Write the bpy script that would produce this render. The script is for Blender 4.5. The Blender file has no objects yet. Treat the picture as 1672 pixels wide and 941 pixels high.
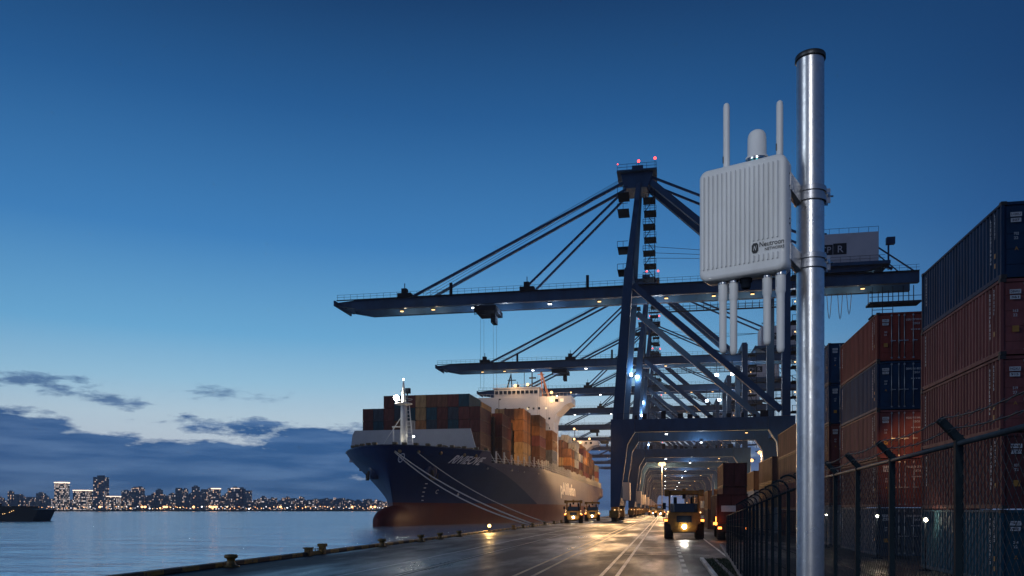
import bpy, bmesh, math, random
from mathutils import Vector, Matrix

random.seed(7)
HAZE = 0.00014
sc = bpy.context.scene
COL = sc.collection
PI = math.pi
R = math.radians

# ------------------------------------------------------------------ camera
EYE = 2.5
YAW = R(10.84)
cam_d = bpy.data.cameras.new('camera')
cam = bpy.data.objects.new('camera', cam_d)
COL.objects.link(cam)
cam.location = (0, 0, EYE)
cam.rotation_euler = (R(90), 0, YAW)
cam_d.sensor_width = 36
cam_d.lens = 1300 / 1672 * 36
cam_d.shift_y = (832 - 470.5) / 1672
cam_d.clip_start = 0.05
cam_d.clip_end = 20000
sc.camera = cam
FWD = Vector((-math.sin(YAW), math.cos(YAW), 0))
RGT = Vector((math.cos(YAW), math.sin(YAW), 0))


def at(px, py, d):
    """a point of the place that stands D metres ahead on the line of sight through a photo pixel"""
    return Vector((0, 0, EYE)) + d * (FWD + RGT * ((px - 836) / 1300) + Vector((0, 0, (832 - py) / 1300)))


# ------------------------------------------------------------------ mesh builder
class MB:
    def __init__(s):
        s.v = []; s.f = []; s.sm = []; s.mi = []

    def add(s, vs, fs, smooth=False, m=0):
        o = len(s.v)
        s.v += [tuple(v) for v in vs]
        for f in fs:
            s.f.append(tuple(i + o for i in f)); s.sm.append(smooth); s.mi.append(m)
        return s

    def hexa(s, p, m=0):
        return s.add(p, [(3, 2, 1, 0), (4, 5, 6, 7), (0, 1, 5, 4), (1, 2, 6, 5), (2, 3, 7, 6), (3, 0, 4, 7)], False, m)

    def box(s, x0, x1, y0, y1, z0, z1, m=0):
        return s.hexa([(x0, y0, z0), (x1, y0, z0), (x1, y1, z0), (x0, y1, z0), (x0, y0, z1), (x1, y0, z1), (x1, y1, z1), (x0, y1, z1)], m)

    def bar(s, p, q, w, h=None, w2=None, h2=None, up=(0, 0, 1), m=0):
        p = Vector(p); q = Vector(q); h = w if h is None else h
        w2 = w if w2 is None else w2; h2 = h if h2 is None else h2
        d = (q - p).normalized(); up = Vector(up)
        if abs(d.dot(up)) > 0.98: up = Vector((0, 1, 0))
        a = d.cross(up).normalized(); b = a.cross(d).normalized()
        r = []
        for c, ww, hh in ((p, w, h), (q, w2, h2)):
            r += [c - a * ww / 2 - b * hh / 2, c + a * ww / 2 - b * hh / 2, c + a * ww / 2 + b * hh / 2, c - a * ww / 2 + b * hh / 2]
        return s.hexa(r, m)

    def tube(s, p, q, r, r2=None, n=8, m=0, smooth=True):
        p = Vector(p); q = Vector(q); r2 = r if r2 is None else r2
        d = (q - p).normalized(); up = Vector((0, 0, 1))
        if abs(d.dot(up)) > 0.98: up = Vector((0, 1, 0))
        a = d.cross(up).normalized(); b = a.cross(d).normalized()
        vs = []
        for c, rr in ((p, r), (q, r2)):
            for i in range(n):
                t = 2 * PI * i / n
                vs.append(c + a * rr * math.cos(t) + b * rr * math.sin(t))
        s.add(vs, [(i, (i + 1) % n, n + (i + 1) % n, n + i) for i in range(n)], smooth, m)
        s.add(vs[:n][::-1], [tuple(range(n))], False, m)
        s.add(vs[n:], [tuple(range(n))], False, m)
        return s

    def path(s, pts, r, n=6, m=0):
        pts = [Vector(p) for p in pts]
        rings = []
        for i, p in enumerate(pts):
            d = (pts[min(i + 1, len(pts) - 1)] - pts[max(i - 1, 0)]).normalized()
            up = Vector((0, 0, 1))
            if abs(d.dot(up)) > 0.95: up = Vector((1, 0, 0))
            a = d.cross(up).normalized(); b = a.cross(d).normalized()
            rings.append([p + a * r * math.cos(2 * PI * k / n) + b * r * math.sin(2 * PI * k / n) for k in range(n)])
        vs = [v for g in rings for v in g]
        fs = []
        for i in range(len(pts) - 1):
            for k in range(n):
                fs.append((i * n + k, i * n + (k + 1) % n, (i + 1) * n + (k + 1) % n, (i + 1) * n + k))
        s.add(vs, fs, True, m)
        s.add(rings[0][::-1], [tuple(range(n))], False, m); s.add(rings[-1], [tuple(range(n))], False, m)
        return s

    def lathe(s, prof, n=24, c=(0, 0, 0), m=0, M=None, smooth=True):
        vs = []
        for r, z in prof:
            for i in range(n):
                t = 2 * PI * i / n
                v = Vector((r * math.cos(t), r * math.sin(t), z))
                v = (M @ v) if M is not None else v
                vs.append(v + Vector(c))
        fs = []
        for j in range(len(prof) - 1):
            for i in range(n):
                fs.append((j * n + i, j * n + (i + 1) % n, (j + 1) * n + (i + 1) % n, (j + 1) * n + i))
        return s.add(vs, fs, smooth, m)

    def ball(s, c, r, n=10, m=0, sx=1, sy=1, sz=1):
        k = n // 2
        vs = []
        for j in range(k + 1):
            a = -PI / 2 + PI * j / k
            for i in range(n):
                t = 2 * PI * i / n
                vs.append((c[0] + sx * r * math.cos(a) * math.cos(t), c[1] + sy * r * math.cos(a) * math.sin(t), c[2] + sz * r * math.sin(a)))
        fs = []
        for j in range(k):
            for i in range(n):
                fs.append((j * n + i, j * n + (i + 1) % n, (j + 1) * n + (i + 1) % n, (j + 1) * n + i))
        return s.add(vs, fs, True, m)

    def prism(s, poly, fn, a0, a1, m=0):
        """poly: 2-D outline; fn(u, v, a) -> point; extruded from a0 to a1"""
        n = len(poly)
        vs = [fn(u, v, a0) for u, v in poly] + [fn(u, v, a1) for u, v in poly]
        fs = [tuple(range(n))[::-1], tuple(range(n, 2 * n))] + [(i, (i + 1) % n, n + (i + 1) % n, n + i) for i in range(n)]
        return s.add(vs, fs, False, m)

    def mesh(s, name, mats):
        me = bpy.data.meshes.new(name)
        me.from_pydata(s.v, [], s.f)
        for m in (mats if isinstance(mats, (list, tuple)) else [mats]): me.materials.append(m)
        me.polygons.foreach_set('use_smooth', s.sm)
        me.polygons.foreach_set('material_index', s.mi)
        bm = bmesh.new(); bm.from_mesh(me)
        bmesh.ops.remove_doubles(bm, verts=bm.verts, dist=1e-5)
        bmesh.ops.recalc_face_normals(bm, faces=bm.faces)
        bm.to_mesh(me); bm.free()
        me.update()
        return me

    def build(s, name, mats, parent=None, bevel=0, loc=None):
        o = bpy.data.objects.new(name, s.mesh(name, mats))
        COL.objects.link(o)
        if parent is not None: o.parent = parent
        if loc is not None: o.location = loc
        if bevel:
            b = o.modifiers.new('bevel', 'BEVEL'); b.width = bevel; b.segments = 2; b.limit_method = 'ANGLE'
        return o


def tag(o, label=None, cat=None, group=None, kind=None):
    if label: o['label'] = label
    if cat: o['category'] = cat
    if group: o['group'] = group
    if kind: o['kind'] = kind
    return o


def empty(name, loc, label, cat, group=None, rz=0):
    o = bpy.data.objects.new(name, None); COL.objects.link(o)
    o.empty_display_size = 0.2
    o.location = loc; o.rotation_euler = (0, 0, rz)
    return tag(o, label, cat, group)


def copy_tree(o, parent=None):
    c = o.copy(); COL.objects.link(c)
    if parent is not None: c.parent = parent
    for ch in list(o.children): copy_tree(ch, c)
    return c


def struct(o): o['kind'] = 'structure'; return o


def text2d(body, shear=0.0, bold=0.0):
    """outline letters as flat 2-D mesh data, height of a capital about 0.7"""
    cu = bpy.data.curves.new('t', 'FONT'); cu.body = body; cu.size = 1; cu.shear = shear; cu.resolution_u = 3
    cu.offset = bold
    ob = bpy.data.objects.new('t', cu); COL.objects.link(ob)
    dg = bpy.context.evaluated_depsgraph_get()
    me = bpy.data.meshes.new_from_object(ob.evaluated_get(dg))
    vs = [(v.co.x, v.co.y) for v in me.vertices]; fs = [tuple(p.vertices) for p in me.polygons]
    bpy.data.objects.remove(ob); bpy.data.curves.remove(cu); bpy.data.meshes.remove(me)
    return vs, fs


def letters(body, fn, mb=None, width=None, height=None, shear=0.0, bold=0.0, m=0):
    """letters mapped by fn(u, v), u across in metres and v up"""
    vs, fs = text2d(body, shear, bold)
    x0 = min(v[0] for v in vs); x1 = max(v[0] for v in vs); y0 = min(v[1] for v in vs); y1 = max(v[1] for v in vs)
    mb = mb or MB()
    mb.add([fn((x - x0) / (x1 - x0) * width, (y - y0) / (y1 - y0) * height) for x, y in vs], fs, False, m)
    return mb


# ------------------------------------------------------------------ materials
MAT = {}


def nodes_of(name):
    m = bpy.data.materials.new(name); m.use_nodes = True
    nt = m.node_tree; nt.nodes.clear()
    out = nt.nodes.new('ShaderNodeOutputMaterial')
    return m, nt, out


def N(nt, t, **kw):
    n = nt.nodes.new(t)
    for k, v in kw.items():
        if k.startswith('i_'):
            key = k[2:]
            key = int(key) if key.isdigit() else key.replace('_', ' ')
            n.inputs[key].default_value = v
        else: setattr(n, k, v)
    return n


def mth(nt, op, a, b=None, c=None, clamp=False):
    n = nt.nodes.new('ShaderNodeMath'); n.operation = op; n.use_clamp = clamp
    for i, x in enumerate((a, b, c)):
        if x is None: continue
        if isinstance(x, (int, float)): n.inputs[i].default_value = x
        else: nt.links.new(x, n.inputs[i])
    return n.outputs[0]


def mix(nt, fac, a, b, t='MIX'):
    n = nt.nodes.new('ShaderNodeMix'); n.data_type = 'RGBA'; n.blend_type = t
    for sock, x in ((n.inputs[0], fac), (n.inputs[6], a), (n.inputs[7], b)):
        if isinstance(x, (int, float)): sock.default_value = x
        elif isinstance(x, (tuple, list)): sock.default_value = (x[0], x[1], x[2], 1)
        else: nt.links.new(x, sock)
    return n.outputs[2]


def pm(name, col, col2=None, rough=0.5, metal=0.0, scale=3.0, stretch=(1, 1, 1), var=0.5, bump=0.0, bscale=40, rvar=0.12, spec=0.5, coat=0.0, rand=0.0):
    """painted / worn surface: base colour wandering to col2 by noise, rough variation, a fine bump"""
    if name in MAT: return MAT[name]
    m, nt, out = nodes_of(name)
    b = N(nt, 'ShaderNodeBsdfPrincipled'); nt.links.new(b.outputs[0], out.inputs[0])
    tc = N(nt, 'ShaderNodeTexCoord')
    mp = N(nt, 'ShaderNodeMapping'); mp.inputs['Scale'].default_value = stretch
    nt.links.new(tc.outputs['Object'], mp.inputs[0])
    n1 = N(nt, 'ShaderNodeTexNoise', i_Scale=scale, i_Detail=7.0, i_Roughness=0.65)
    nt.links.new(mp.outputs[0], n1.inputs['Vector'])
    if col2 is None: col2 = tuple(c * 0.6 for c in col)
    fac = mth(nt, 'MULTIPLY', mth(nt, 'SMOOTH_MIN', mth(nt, 'MULTIPLY', mth(nt, 'SUBTRACT', n1.outputs[0], 0.42), 4.0, clamp=True), 1.0, 0.1), var)
    c = mix(nt, fac, col, col2)
    if rand:
        oi = N(nt, 'ShaderNodeObjectInfo')
        hsv = N(nt, 'ShaderNodeHueSaturation')
        hsv.inputs['Value'].default_value = 1
        nt.links.new(mth(nt, 'ADD', 1 - rand, mth(nt, 'MULTIPLY', oi.outputs['Random'], 2 * rand)), hsv.inputs['Value'])
        nt.links.new(c, hsv.inputs['Color']); c = hsv.outputs[0]
    nt.links.new(c, b.inputs['Base Color'])
    b.inputs['Metallic'].default_value = metal
    b.inputs['Specular IOR Level'].default_value = spec
    b.inputs['Coat Weight'].default_value = coat
    nt.links.new(mth(nt, 'ADD', rough - rvar / 2, mth(nt, 'MULTIPLY', n1.outputs[0], rvar)), b.inputs['Roughness'])
    if bump:
        n2 = N(nt, 'ShaderNodeTexNoise', i_Scale=bscale, i_Detail=4.0)
        nt.links.new(mp.outputs[0], n2.inputs['Vector'])
        bp = N(nt, 'ShaderNodeBump', i_Strength=bump, i_Distance=0.01)
        nt.links.new(n2.outputs[0], bp.inputs['Height']); nt.links.new(bp.outputs[0], b.inputs['Normal'])
    MAT[name] = m
    return m


def em(name, col, strength, sample=False):
    if name in MAT: return MAT[name]
    m, nt, out = nodes_of(name)
    e = N(nt, 'ShaderNodeEmission', i_Strength=strength); e.inputs[0].default_value = (*col, 1)
    nt.links.new(e.outputs[0], out.inputs[0])
    if not sample: m.cycles.emission_sampling = 'NONE'
    MAT[name] = m
    return m


CRANE = pm('crane_paint', (0.018, 0.055, 0.125), (0.012, 0.034, 0.075), rough=0.55, scale=0.35, var=0.8, stretch=(1, 1, 0.4), spec=0.18)
STEEL_DARK = pm('dark_steel', (0.016, 0.022, 0.034), rough=0.7, spec=0.0)
ROPE_BLACK = pm('wire_rope', (0.015, 0.018, 0.025), rough=0.6)
YELLOW = pm('machine_yellow', (0.27, 0.128, 0.012), (0.09, 0.042, 0.008), rough=0.45, scale=2.0, var=0.8)
RUBBER = pm('rubber', (0.012, 0.012, 0.013), rough=0.8)
WHITE = pm('white_paint', (0.72, 0.72, 0.7), (0.5, 0.48, 0.44), rough=0.45, scale=0.4, var=0.5)
HOUSE = pm('machinery_house_paint', (0.42, 0.40, 0.44), (0.34, 0.32, 0.36), rough=0.5, scale=0.3)
GLASS = pm('dark_glass', (0.01, 0.014, 0.02), rough=0.08, spec=0.8)
GREYBOX = pm('switch_box_paint', (0.55, 0.5, 0.45), (0.4, 0.36, 0.32), rough=0.5)
L_WHITE = em('lamp_white', (0.86, 0.94, 1.0), 14)
L_WARM = em('lamp_warm', (1.0, 0.6, 0.25), 2.6)
L_GOLD = em('lamp_gold', (1.0, 0.6, 0.24), 2.6)
L_RED = em('lamp_red', (1.0, 0.05, 0.04), 6)
L_ORANGE = em('lamp_orange', (1.0, 0.25, 0.04), 7)
MARK = pm('white_marking', (0.48, 0.5, 0.53), (0.25, 0.27, 0.3), rough=0.6)
MARK_Y = pm('yellow_marking', (0.36, 0.18, 0.03), rough=0.6)


def light(kind, loc, power, col=(1, 0.6, 0.28), size=0.3, target=None, angle=90, blend=0.6):
    d = bpy.data.lights.new('lamp_light', kind); d.energy = power; d.color = col
    if kind in ('POINT', 'SPOT'): d.shadow_soft_size = size
    o = bpy.data.objects.new('lamp_light', d); COL.objects.link(o); o.location = loc
    if kind == 'SPOT':
        d.spot_size = R(angle); d.spot_blend = blend
    if target is not None:
        o.rotation_euler = (Vector(target) - Vector(loc)).to_track_quat('-Z', 'Y').to_euler()
    return o


WARM = (1.0, 0.58, 0.24); COLD = (0.8, 0.9, 1.0)

# ------------------------------------------------------------------ sky
w = bpy.data.worlds.new('World'); sc.world = w; w.use_nodes = True
nt = w.node_tree; nt.nodes.clear()
wo = N(nt, 'ShaderNodeOutputWorld'); bg = N(nt, 'ShaderNodeBackground'); nt.links.new(bg.outputs[0], wo.inputs[0])
tc = N(nt, 'ShaderNodeTexCoord')
nrm = N(nt, 'ShaderNodeVectorMath', operation='NORMALIZE'); nt.links.new(tc.outputs['Generated'], nrm.inputs[0])
sep = N(nt, 'ShaderNodeSeparateXYZ'); nt.links.new(nrm.outputs[0], sep.inputs[0])
X, Y, Z = sep.outputs
az = mth(nt, 'ARCTAN2', X, Y)
glow_az = R(-24)
c_az = mth(nt, 'COSINE', mth(nt, 'SUBTRACT', az, glow_az))
rampE = N(nt, 'ShaderNodeValToRGB'); nt.links.new(Z, rampE.inputs[0])
stops = [(0.0, (0.46, 0.56, 0.72)), (0.075, (0.58, 0.67, 0.77)), (0.11, (0.52, 0.68, 0.80)), (0.15, (0.34, 0.60, 0.80)), (0.205, (0.165, 0.45, 0.74)),
         (0.31, (0.058, 0.245, 0.56)), (0.44, (0.022, 0.120, 0.33)), (0.54, (0.010, 0.054, 0.165)), (0.75, (0.008, 0.038, 0.118)), (1.0, (0.006, 0.028, 0.085))]
el = rampE.color_ramp.elements
el[0].position = stops[0][0]; el[0].color = (*stops[0][1], 1)
el[1].position = stops[-1][0]; el[1].color = (*stops[-1][1], 1)
for p, c in stops[1:-1]:
    e = el.new(p); e.color = (*c, 1)
rampD = N(nt, 'ShaderNodeValToRGB'); nt.links.new(Z, rampD.inputs[0])     # the side away from the afterglow
dst = [(0.0, (0.13, 0.15, 0.25)), (0.06, (0.12, 0.165, 0.29)), (0.13, (0.062, 0.155, 0.35)), (0.25, (0.023, 0.105, 0.31)), (0.42, (0.010, 0.055, 0.175)), (0.6, (0.006, 0.034, 0.112)), (1.0, (0.005, 0.022, 0.07))]
el = rampD.color_ramp.elements
el[0].position = dst[0][0]; el[0].color = (*dst[0][1], 1)
el[1].position = dst[-1][0]; el[1].color = (*dst[-1][1], 1)
for p, c in dst[1:-1]:
    e = el.new(p); e.color = (*c, 1)
mr = N(nt, 'ShaderNodeMapRange', interpolation_type='SMOOTHSTEP'); nt.links.new(c_az, mr.inputs[0])
mr.inputs[1].default_value = 0.62; mr.inputs[2].default_value = 1.0; mr.inputs[3].default_value = 0.0; mr.inputs[4].default_value = 1.0
sky = mix(nt, mr.outputs[0], rampD.outputs[0], rampE.outputs[0])
nish = N(nt, 'ShaderNodeTexSky', sky_type='NISHITA', sun_disc=False)
nish.sun_elevation = R(-3.0); nish.sun_rotation = R(-24); nish.altitude = 0; nish.ozone_density = 3.0
nmul = N(nt, 'ShaderNodeVectorMath', operation='SCALE'); nmul.inputs['Scale'].default_value = 0.05
nt.links.new(nish.outputs[0], nmul.inputs[0])
sky = mix(nt, 1.0, sky, nmul.outputs[0], 'ADD')
# clouds: a bank low over the city and a few torn pieces above it
cv = N(nt, 'ShaderNodeCombineXYZ')
nt.links.new(mth(nt, 'MULTIPLY', az, 5.5), cv.inputs[0]); nt.links.new(mth(nt, 'MULTIPLY', Z, 19.0), cv.inputs[1]); cv.inputs[2].default_value = 3.7
cn = N(nt, 'ShaderNodeTexNoise', i_Scale=1.0, i_Detail=10.0, i_Roughness=0.63); nt.links.new(cv.outputs[0], cn.inputs['Vector'])
cn2 = N(nt, 'ShaderNodeTexNoise', i_Scale=1.9, i_Detail=11.0, i_Roughness=0.68); nt.links.new(cv.outputs[0], cn2.inputs['Vector'])
top = mth(nt, 'SUBTRACT', 0.112, mth(nt, 'MULTIPLY', mth(nt, 'ADD', az, R(44)), 0.035))
rise = mth(nt, 'SUBTRACT', top, Z)
k = mth(nt, 'ADD', mth(nt, 'MULTIPLY', rise, 26.0), mth(nt, 'ADD', mth(nt, 'MULTIPLY', mth(nt, 'SUBTRACT', cn.outputs[0], 0.5), 5.6), mth(nt, 'MULTIPLY', mth(nt, 'SUBTRACT', cn2.outputs[0], 0.5), 3.2)))
bank = mth(nt, 'MULTIPLY', k, 1.9, clamp=True)
left = mth(nt, 'MULTIPLY', mth(nt, 'SUBTRACT', R(-16), az), 3.0, clamp=True)
band = N(nt, 'ShaderNodeMapRange', interpolation_type='SMOOTHSTEP'); nt.links.new(mth(nt, 'ABSOLUTE', mth(nt, 'SUBTRACT', Z, 0.13)), band.inputs[0])
band.inputs[1].default_value = 0.0; band.inputs[2].default_value = 0.055; band.inputs[3].default_value = 0.16; band.inputs[4].default_value = -0.25
torn = mth(nt, 'MULTIPLY', mth(nt, 'SUBTRACT', mth(nt, 'ADD', cn2.outputs[0], mth(nt, 'MULTIPLY', band.outputs[0], left)), 0.62), 9.0, clamp=True)
torn = mth(nt, 'MULTIPLY', torn, left)
cm = mth(nt, 'MAXIMUM', bank, mth(nt, 'MULTIPLY', torn, 0.85))
ccol = N(nt, 'ShaderNodeValToRGB'); lv = N(nt, 'ShaderNodeCombineXYZ')
nt.links.new(mth(nt, 'MULTIPLY', az, 9.0), lv.inputs[0]); nt.links.new(mth(nt, 'MULTIPLY', Z, 75.0), lv.inputs[1]); lv.inputs[2].default_value = 9.1
ln_ = N(nt, 'ShaderNodeTexNoise', i_Scale=1.0, i_Detail=8.0, i_Roughness=0.55); nt.links.new(lv.outputs[0], ln_.inputs['Vector'])
nt.links.new(mth(nt, 'ADD', mth(nt, 'MULTIPLY', mth(nt, 'SUBTRACT', ln_.outputs[0], 0.36), 2.2), mth(nt, 'MULTIPLY', rise, 1.5)), ccol.inputs[0])
ccol.color_ramp.elements[0].position = 0.15; ccol.color_ramp.elements[0].color = (0.040, 0.128, 0.325, 1)
ccol.color_ramp.elements[1].position = 0.75; ccol.color_ramp.elements[1].color = (0.11, 0.225, 0.45, 1)
dark = N(nt, 'ShaderNodeMapRange'); nt.links.new(c_az, dark.inputs[0])
dark.inputs[1].default_value = 0.6; dark.inputs[2].default_value = 1.0; dark.inputs[3].default_value = 0.0; dark.inputs[4].default_value = 1.0
cloudcol = mix(nt, dark.outputs[0], (0.10, 0.12, 0.21), ccol.outputs[0])
sky = mix(nt, cm, sky, cloudcol)
nt.links.new(sky, bg.inputs[0]); bg.inputs[1].default_value = 0.88

sun_d = bpy.data.lights.new('sun', 'SUN'); sun_d.energy = 0.42; sun_d.angle = R(20); sun_d.color = (0.8, 0.9, 1.0)
sun = bpy.data.objects.new('sun', sun_d); COL.objects.link(sun)
sun.rotation_euler = Vector((0.86, 0.5, -0.36)).to_track_quat('-Z', 'Y').to_euler()

# ------------------------------------------------------------------ ground, quay, water
QX = -18.95
WATER = -0.95


def ground_mat():
    m, nt, out = nodes_of('wet_asphalt')
    b = N(nt, 'ShaderNodeBsdfPrincipled'); nt.links.new(b.outputs[0], out.inputs[0])
    tc = N(nt, 'ShaderNodeTexCoord')
    mp = N(nt, 'ShaderNodeMapping'); mp.inputs['Scale'].default_value = (0.22, 0.05, 1)
    nt.links.new(tc.outputs['Object'], mp.inputs[0])
    a = N(nt, 'ShaderNodeTexNoise', i_Scale=1.0, i_Detail=8.0, i_Roughness=0.6); nt.links.new(mp.outputs[0], a.inputs['Vector'])
    f = N(nt, 'ShaderNodeTexNoise', i_Scale=9.0, i_Detail=6.0); nt.links.new(tc.outputs['Object'], f.inputs['Vector'])
    g = N(nt, 'ShaderNodeTexNoise', i_Scale=60.0, i_Detail=3.0); nt.links.new(tc.outputs['Object'], g.inputs['Vector'])
    wet = mth(nt, 'MULTIPLY', mth(nt, 'SUBTRACT', a.outputs[0], 0.44), 5.0, clamp=True)
    c = mix(nt, f.outputs[0], (0.017, 0.019, 0.024), (0.034, 0.035, 0.040))
    c = mix(nt, wet, c, (0.014, 0.016, 0.021))
    t2 = N(nt, 'ShaderNodeTexNoise', i_Scale=1.0, i_Detail=6.0, i_Roughness=0.7); mp3 = N(nt, 'ShaderNodeMapping'); mp3.inputs['Scale'].default_value = (1.3, 0.012, 1)
    nt.links.new(tc.outputs['Object'], mp3.inputs[0]); nt.links.new(mp3.outputs[0], t2.inputs['Vector'])
    c = mix(nt, mth(nt, 'MULTIPLY', mth(nt, 'SUBTRACT', t2.outputs[0], 0.55), 5.0, clamp=True), c, (0.010, 0.010, 0.012))
    # expansion joints of the slabs
    br = N(nt, 'ShaderNodeTexBrick', offset=0.0, i_Scale=1.0); br.inputs['Mortar Size'].default_value = 0.012
    br.inputs['Brick Width'].default_value = 6.0; br.inputs['Row Height'].default_value = 9.0
    nt.links.new(tc.outputs['Object'], br.inputs['Vector'])
    c = mix(nt, br.outputs['Fac'], c, (0.012, 0.012, 0.014))
    nt.links.new(c, b.inputs['Base Color'])
    r = mth(nt, 'SUBTRACT', mth(nt, 'ADD', 0.52, mth(nt, 'MULTIPLY', f.outputs[0], 0.16)), mth(nt, 'MULTIPLY', wet, 0.33))
    nt.links.new(mth(nt, 'ADD', 0.10, mth(nt, 'MULTIPLY', wet, 0.42)), b.inputs['Specular IOR Level'])
    nt.links.new(r, b.inputs['Roughness'])
    bp = N(nt, 'ShaderNodeBump', i_Strength=0.22, i_Distance=0.01); nt.links.new(g.outputs[0], bp.inputs['Height'])
    bp2 = N(nt, 'ShaderNodeBump', i_Strength=0.25, i_Distance=0.03); nt.links.new(f.outputs[0], bp2.inputs['Height']); nt.links.new(bp.outputs[0], bp2.inputs['Normal'])
    nt.links.new(bp2.outputs[0], b.inputs['Normal'])
    return m


ASPHALT = ground_mat()
CONC = pm('quay_concrete', (0.16, 0.155, 0.15), (0.07, 0.07, 0.07), rough=0.7, scale=1.5, bump=0.3, bscale=30)
struct(MB().box(QX, 900, -60, 1700, -6, 0).build('quay_ground', ASPHALT))
struct(MB().box(QX - 0.25, QX - 0.003, -60, 1700, -6, -0.02).build('quay_wall', CONC))


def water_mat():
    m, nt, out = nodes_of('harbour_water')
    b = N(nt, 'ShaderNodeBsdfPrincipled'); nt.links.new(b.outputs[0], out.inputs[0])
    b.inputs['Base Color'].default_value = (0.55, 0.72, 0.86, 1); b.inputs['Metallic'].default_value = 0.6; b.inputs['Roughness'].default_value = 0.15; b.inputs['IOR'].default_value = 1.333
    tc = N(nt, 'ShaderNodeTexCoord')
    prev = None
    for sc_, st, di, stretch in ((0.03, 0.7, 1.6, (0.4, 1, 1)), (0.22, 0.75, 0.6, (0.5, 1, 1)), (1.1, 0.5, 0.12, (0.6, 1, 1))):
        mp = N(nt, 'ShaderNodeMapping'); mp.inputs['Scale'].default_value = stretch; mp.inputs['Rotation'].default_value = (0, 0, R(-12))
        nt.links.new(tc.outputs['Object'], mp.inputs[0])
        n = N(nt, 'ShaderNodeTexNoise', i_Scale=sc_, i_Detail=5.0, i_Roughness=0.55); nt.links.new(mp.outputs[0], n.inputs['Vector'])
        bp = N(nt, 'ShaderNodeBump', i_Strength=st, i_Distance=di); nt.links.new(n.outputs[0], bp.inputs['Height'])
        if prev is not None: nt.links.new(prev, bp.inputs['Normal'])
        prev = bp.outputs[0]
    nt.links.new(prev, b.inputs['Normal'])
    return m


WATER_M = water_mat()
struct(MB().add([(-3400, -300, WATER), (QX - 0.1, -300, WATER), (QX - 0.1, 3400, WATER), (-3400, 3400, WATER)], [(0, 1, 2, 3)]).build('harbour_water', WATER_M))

# kerb along the quay edge, striped yellow and black
def stripe_mat():
    m, nt, out = nodes_of('striped_kerb')
    b = N(nt, 'ShaderNodeBsdfPrincipled'); nt.links.new(b.outputs[0], out.inputs[0])
    tc = N(nt, 'ShaderNodeTexCoord'); s = N(nt, 'ShaderNodeSeparateXYZ'); nt.links.new(tc.outputs['Object'], s.inputs[0])
    k = mth(nt, 'GREATER_THAN', mth(nt, 'FRACT', mth(nt, 'MULTIPLY', s.outputs[1], 0.42)), 0.5)
    n = N(nt, 'ShaderNodeTexNoise', i_Scale=6.0, i_Detail=6.0); nt.links.new(tc.outputs['Object'], n.inputs['Vector'])
    c = mix(nt, k, (0.33, 0.17, 0.03), (0.02, 0.02, 0.02))
    c = mix(nt, mth(nt, 'MULTIPLY', mth(nt, 'SUBTRACT', n.outputs[0], 0.5), 5.0, clamp=True), c, (0.05, 0.04, 0.035))
    nt.links.new(c, b.inputs['Base Color']); b.inputs['Roughness'].default_value = 0.6
    return m


struct(MB().box(QX - 0.2, QX + 0.16, 8, 700, 0, 0.2).build('quay_kerb', stripe_mat(), bevel=0.03))

LINE = pm('road_paint_white', (0.5, 0.5, 0.48), (0.09, 0.09, 0.09), rough=0.5, scale=1.4, var=0.8, stretch=(1, 0.3, 1))
LINE_Y = pm('road_paint_yellow', (0.42, 0.30, 0.10), (0.08, 0.07, 0.05), rough=0.5, scale=1.4, var=0.8, stretch=(1, 0.3, 1))
RAILM = pm('rail_steel', (0.25, 0.22, 0.2), (0.1, 0.07, 0.05), rough=0.3, metal=0.8)


def strip(name, x, w_, y0, y1, m, z=0.004):
    return struct(MB().add([(x - w_ / 2, y0, z), (x + w_ / 2, y0, z), (x + w_ / 2, y1, z), (x - w_ / 2, y1, z)], [(0, 1, 2, 3)]).build(name, m))


for x in (-12.0, 3.25): strip('lane_marking', x, 0.14, 12 if x < 0 else 38, 900, LINE)
for x in (-5.55, -4.85, -2.35, -1.75): strip('lane_marking', x, 0.15, 12, 900, LINE_Y if x < -4 else LINE)
for i in range(40): strip('lane_dash', 0.84, 0.2, 22 + i * 3.4, 22 + i * 3.4 + (1.7 if i < 12 else 1.2), LINE)
for y in (44.5, 52.5): struct(MB().box(-2.2, 2.4, y, y + 0.16, 0.006, 0.009).build('stop_line', LINE))
SLOT = pm('rail_slot', (0.01, 0.01, 0.011), rough=0.7)
for x in (-9.9, 23.6):
    strip('rail_slot', x, 0.34, 6, 1200, SLOT)
    struct(MB().box(x - 0.05, x + 0.05, 6, 1200, 0.0, 0.012).build('crane_rail', RAILM))
strip('drain_slot', -17.6, 0.22, 6, 1200, SLOT)

# grass verge with its kerb at the near end of the road
struct(MB().box(1.72, 1.9, 20, 40.5, 0, 0.13).build('verge_kerb', LINE, bevel=0.02))
struct(MB().box(2.35, 2.5, 20, 40, 0, 0.1).build('verge_kerb', CONC, bevel=0.02))
SOIL = pm('verge_soil', (0.02, 0.03, 0.012), (0.012, 0.016, 0.008), rough=0.95, scale=8, bump=0.6)
struct(MB().box(1.9, 3.05, 20, 40.6, 0, 0.06).build('verge_ground', SOIL))
g = MB()
for i in range(3500):
    x = random.uniform(1.93, 3.0); y = random.uniform(22, 40.4); h = random.uniform(0.04, 0.12); a = random.uniform(0, PI); dx = 0.012 * math.cos(a); dy = 0.012 * math.sin(a)
    g.add([(x - dx, y - dy, 0.05), (x + dx, y + dy, 0.05), (x + random.uniform(-.03, .03), y + random.uniform(-.03, .03), 0.06 + h)], [(0, 1, 2)])
tag(g.build('grass', pm('grass_blades', (0.018, 0.034, 0.010), (0.03, 0.03, 0.012), rough=0.8, scale=0.8)), None, None, None, 'stuff')

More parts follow.
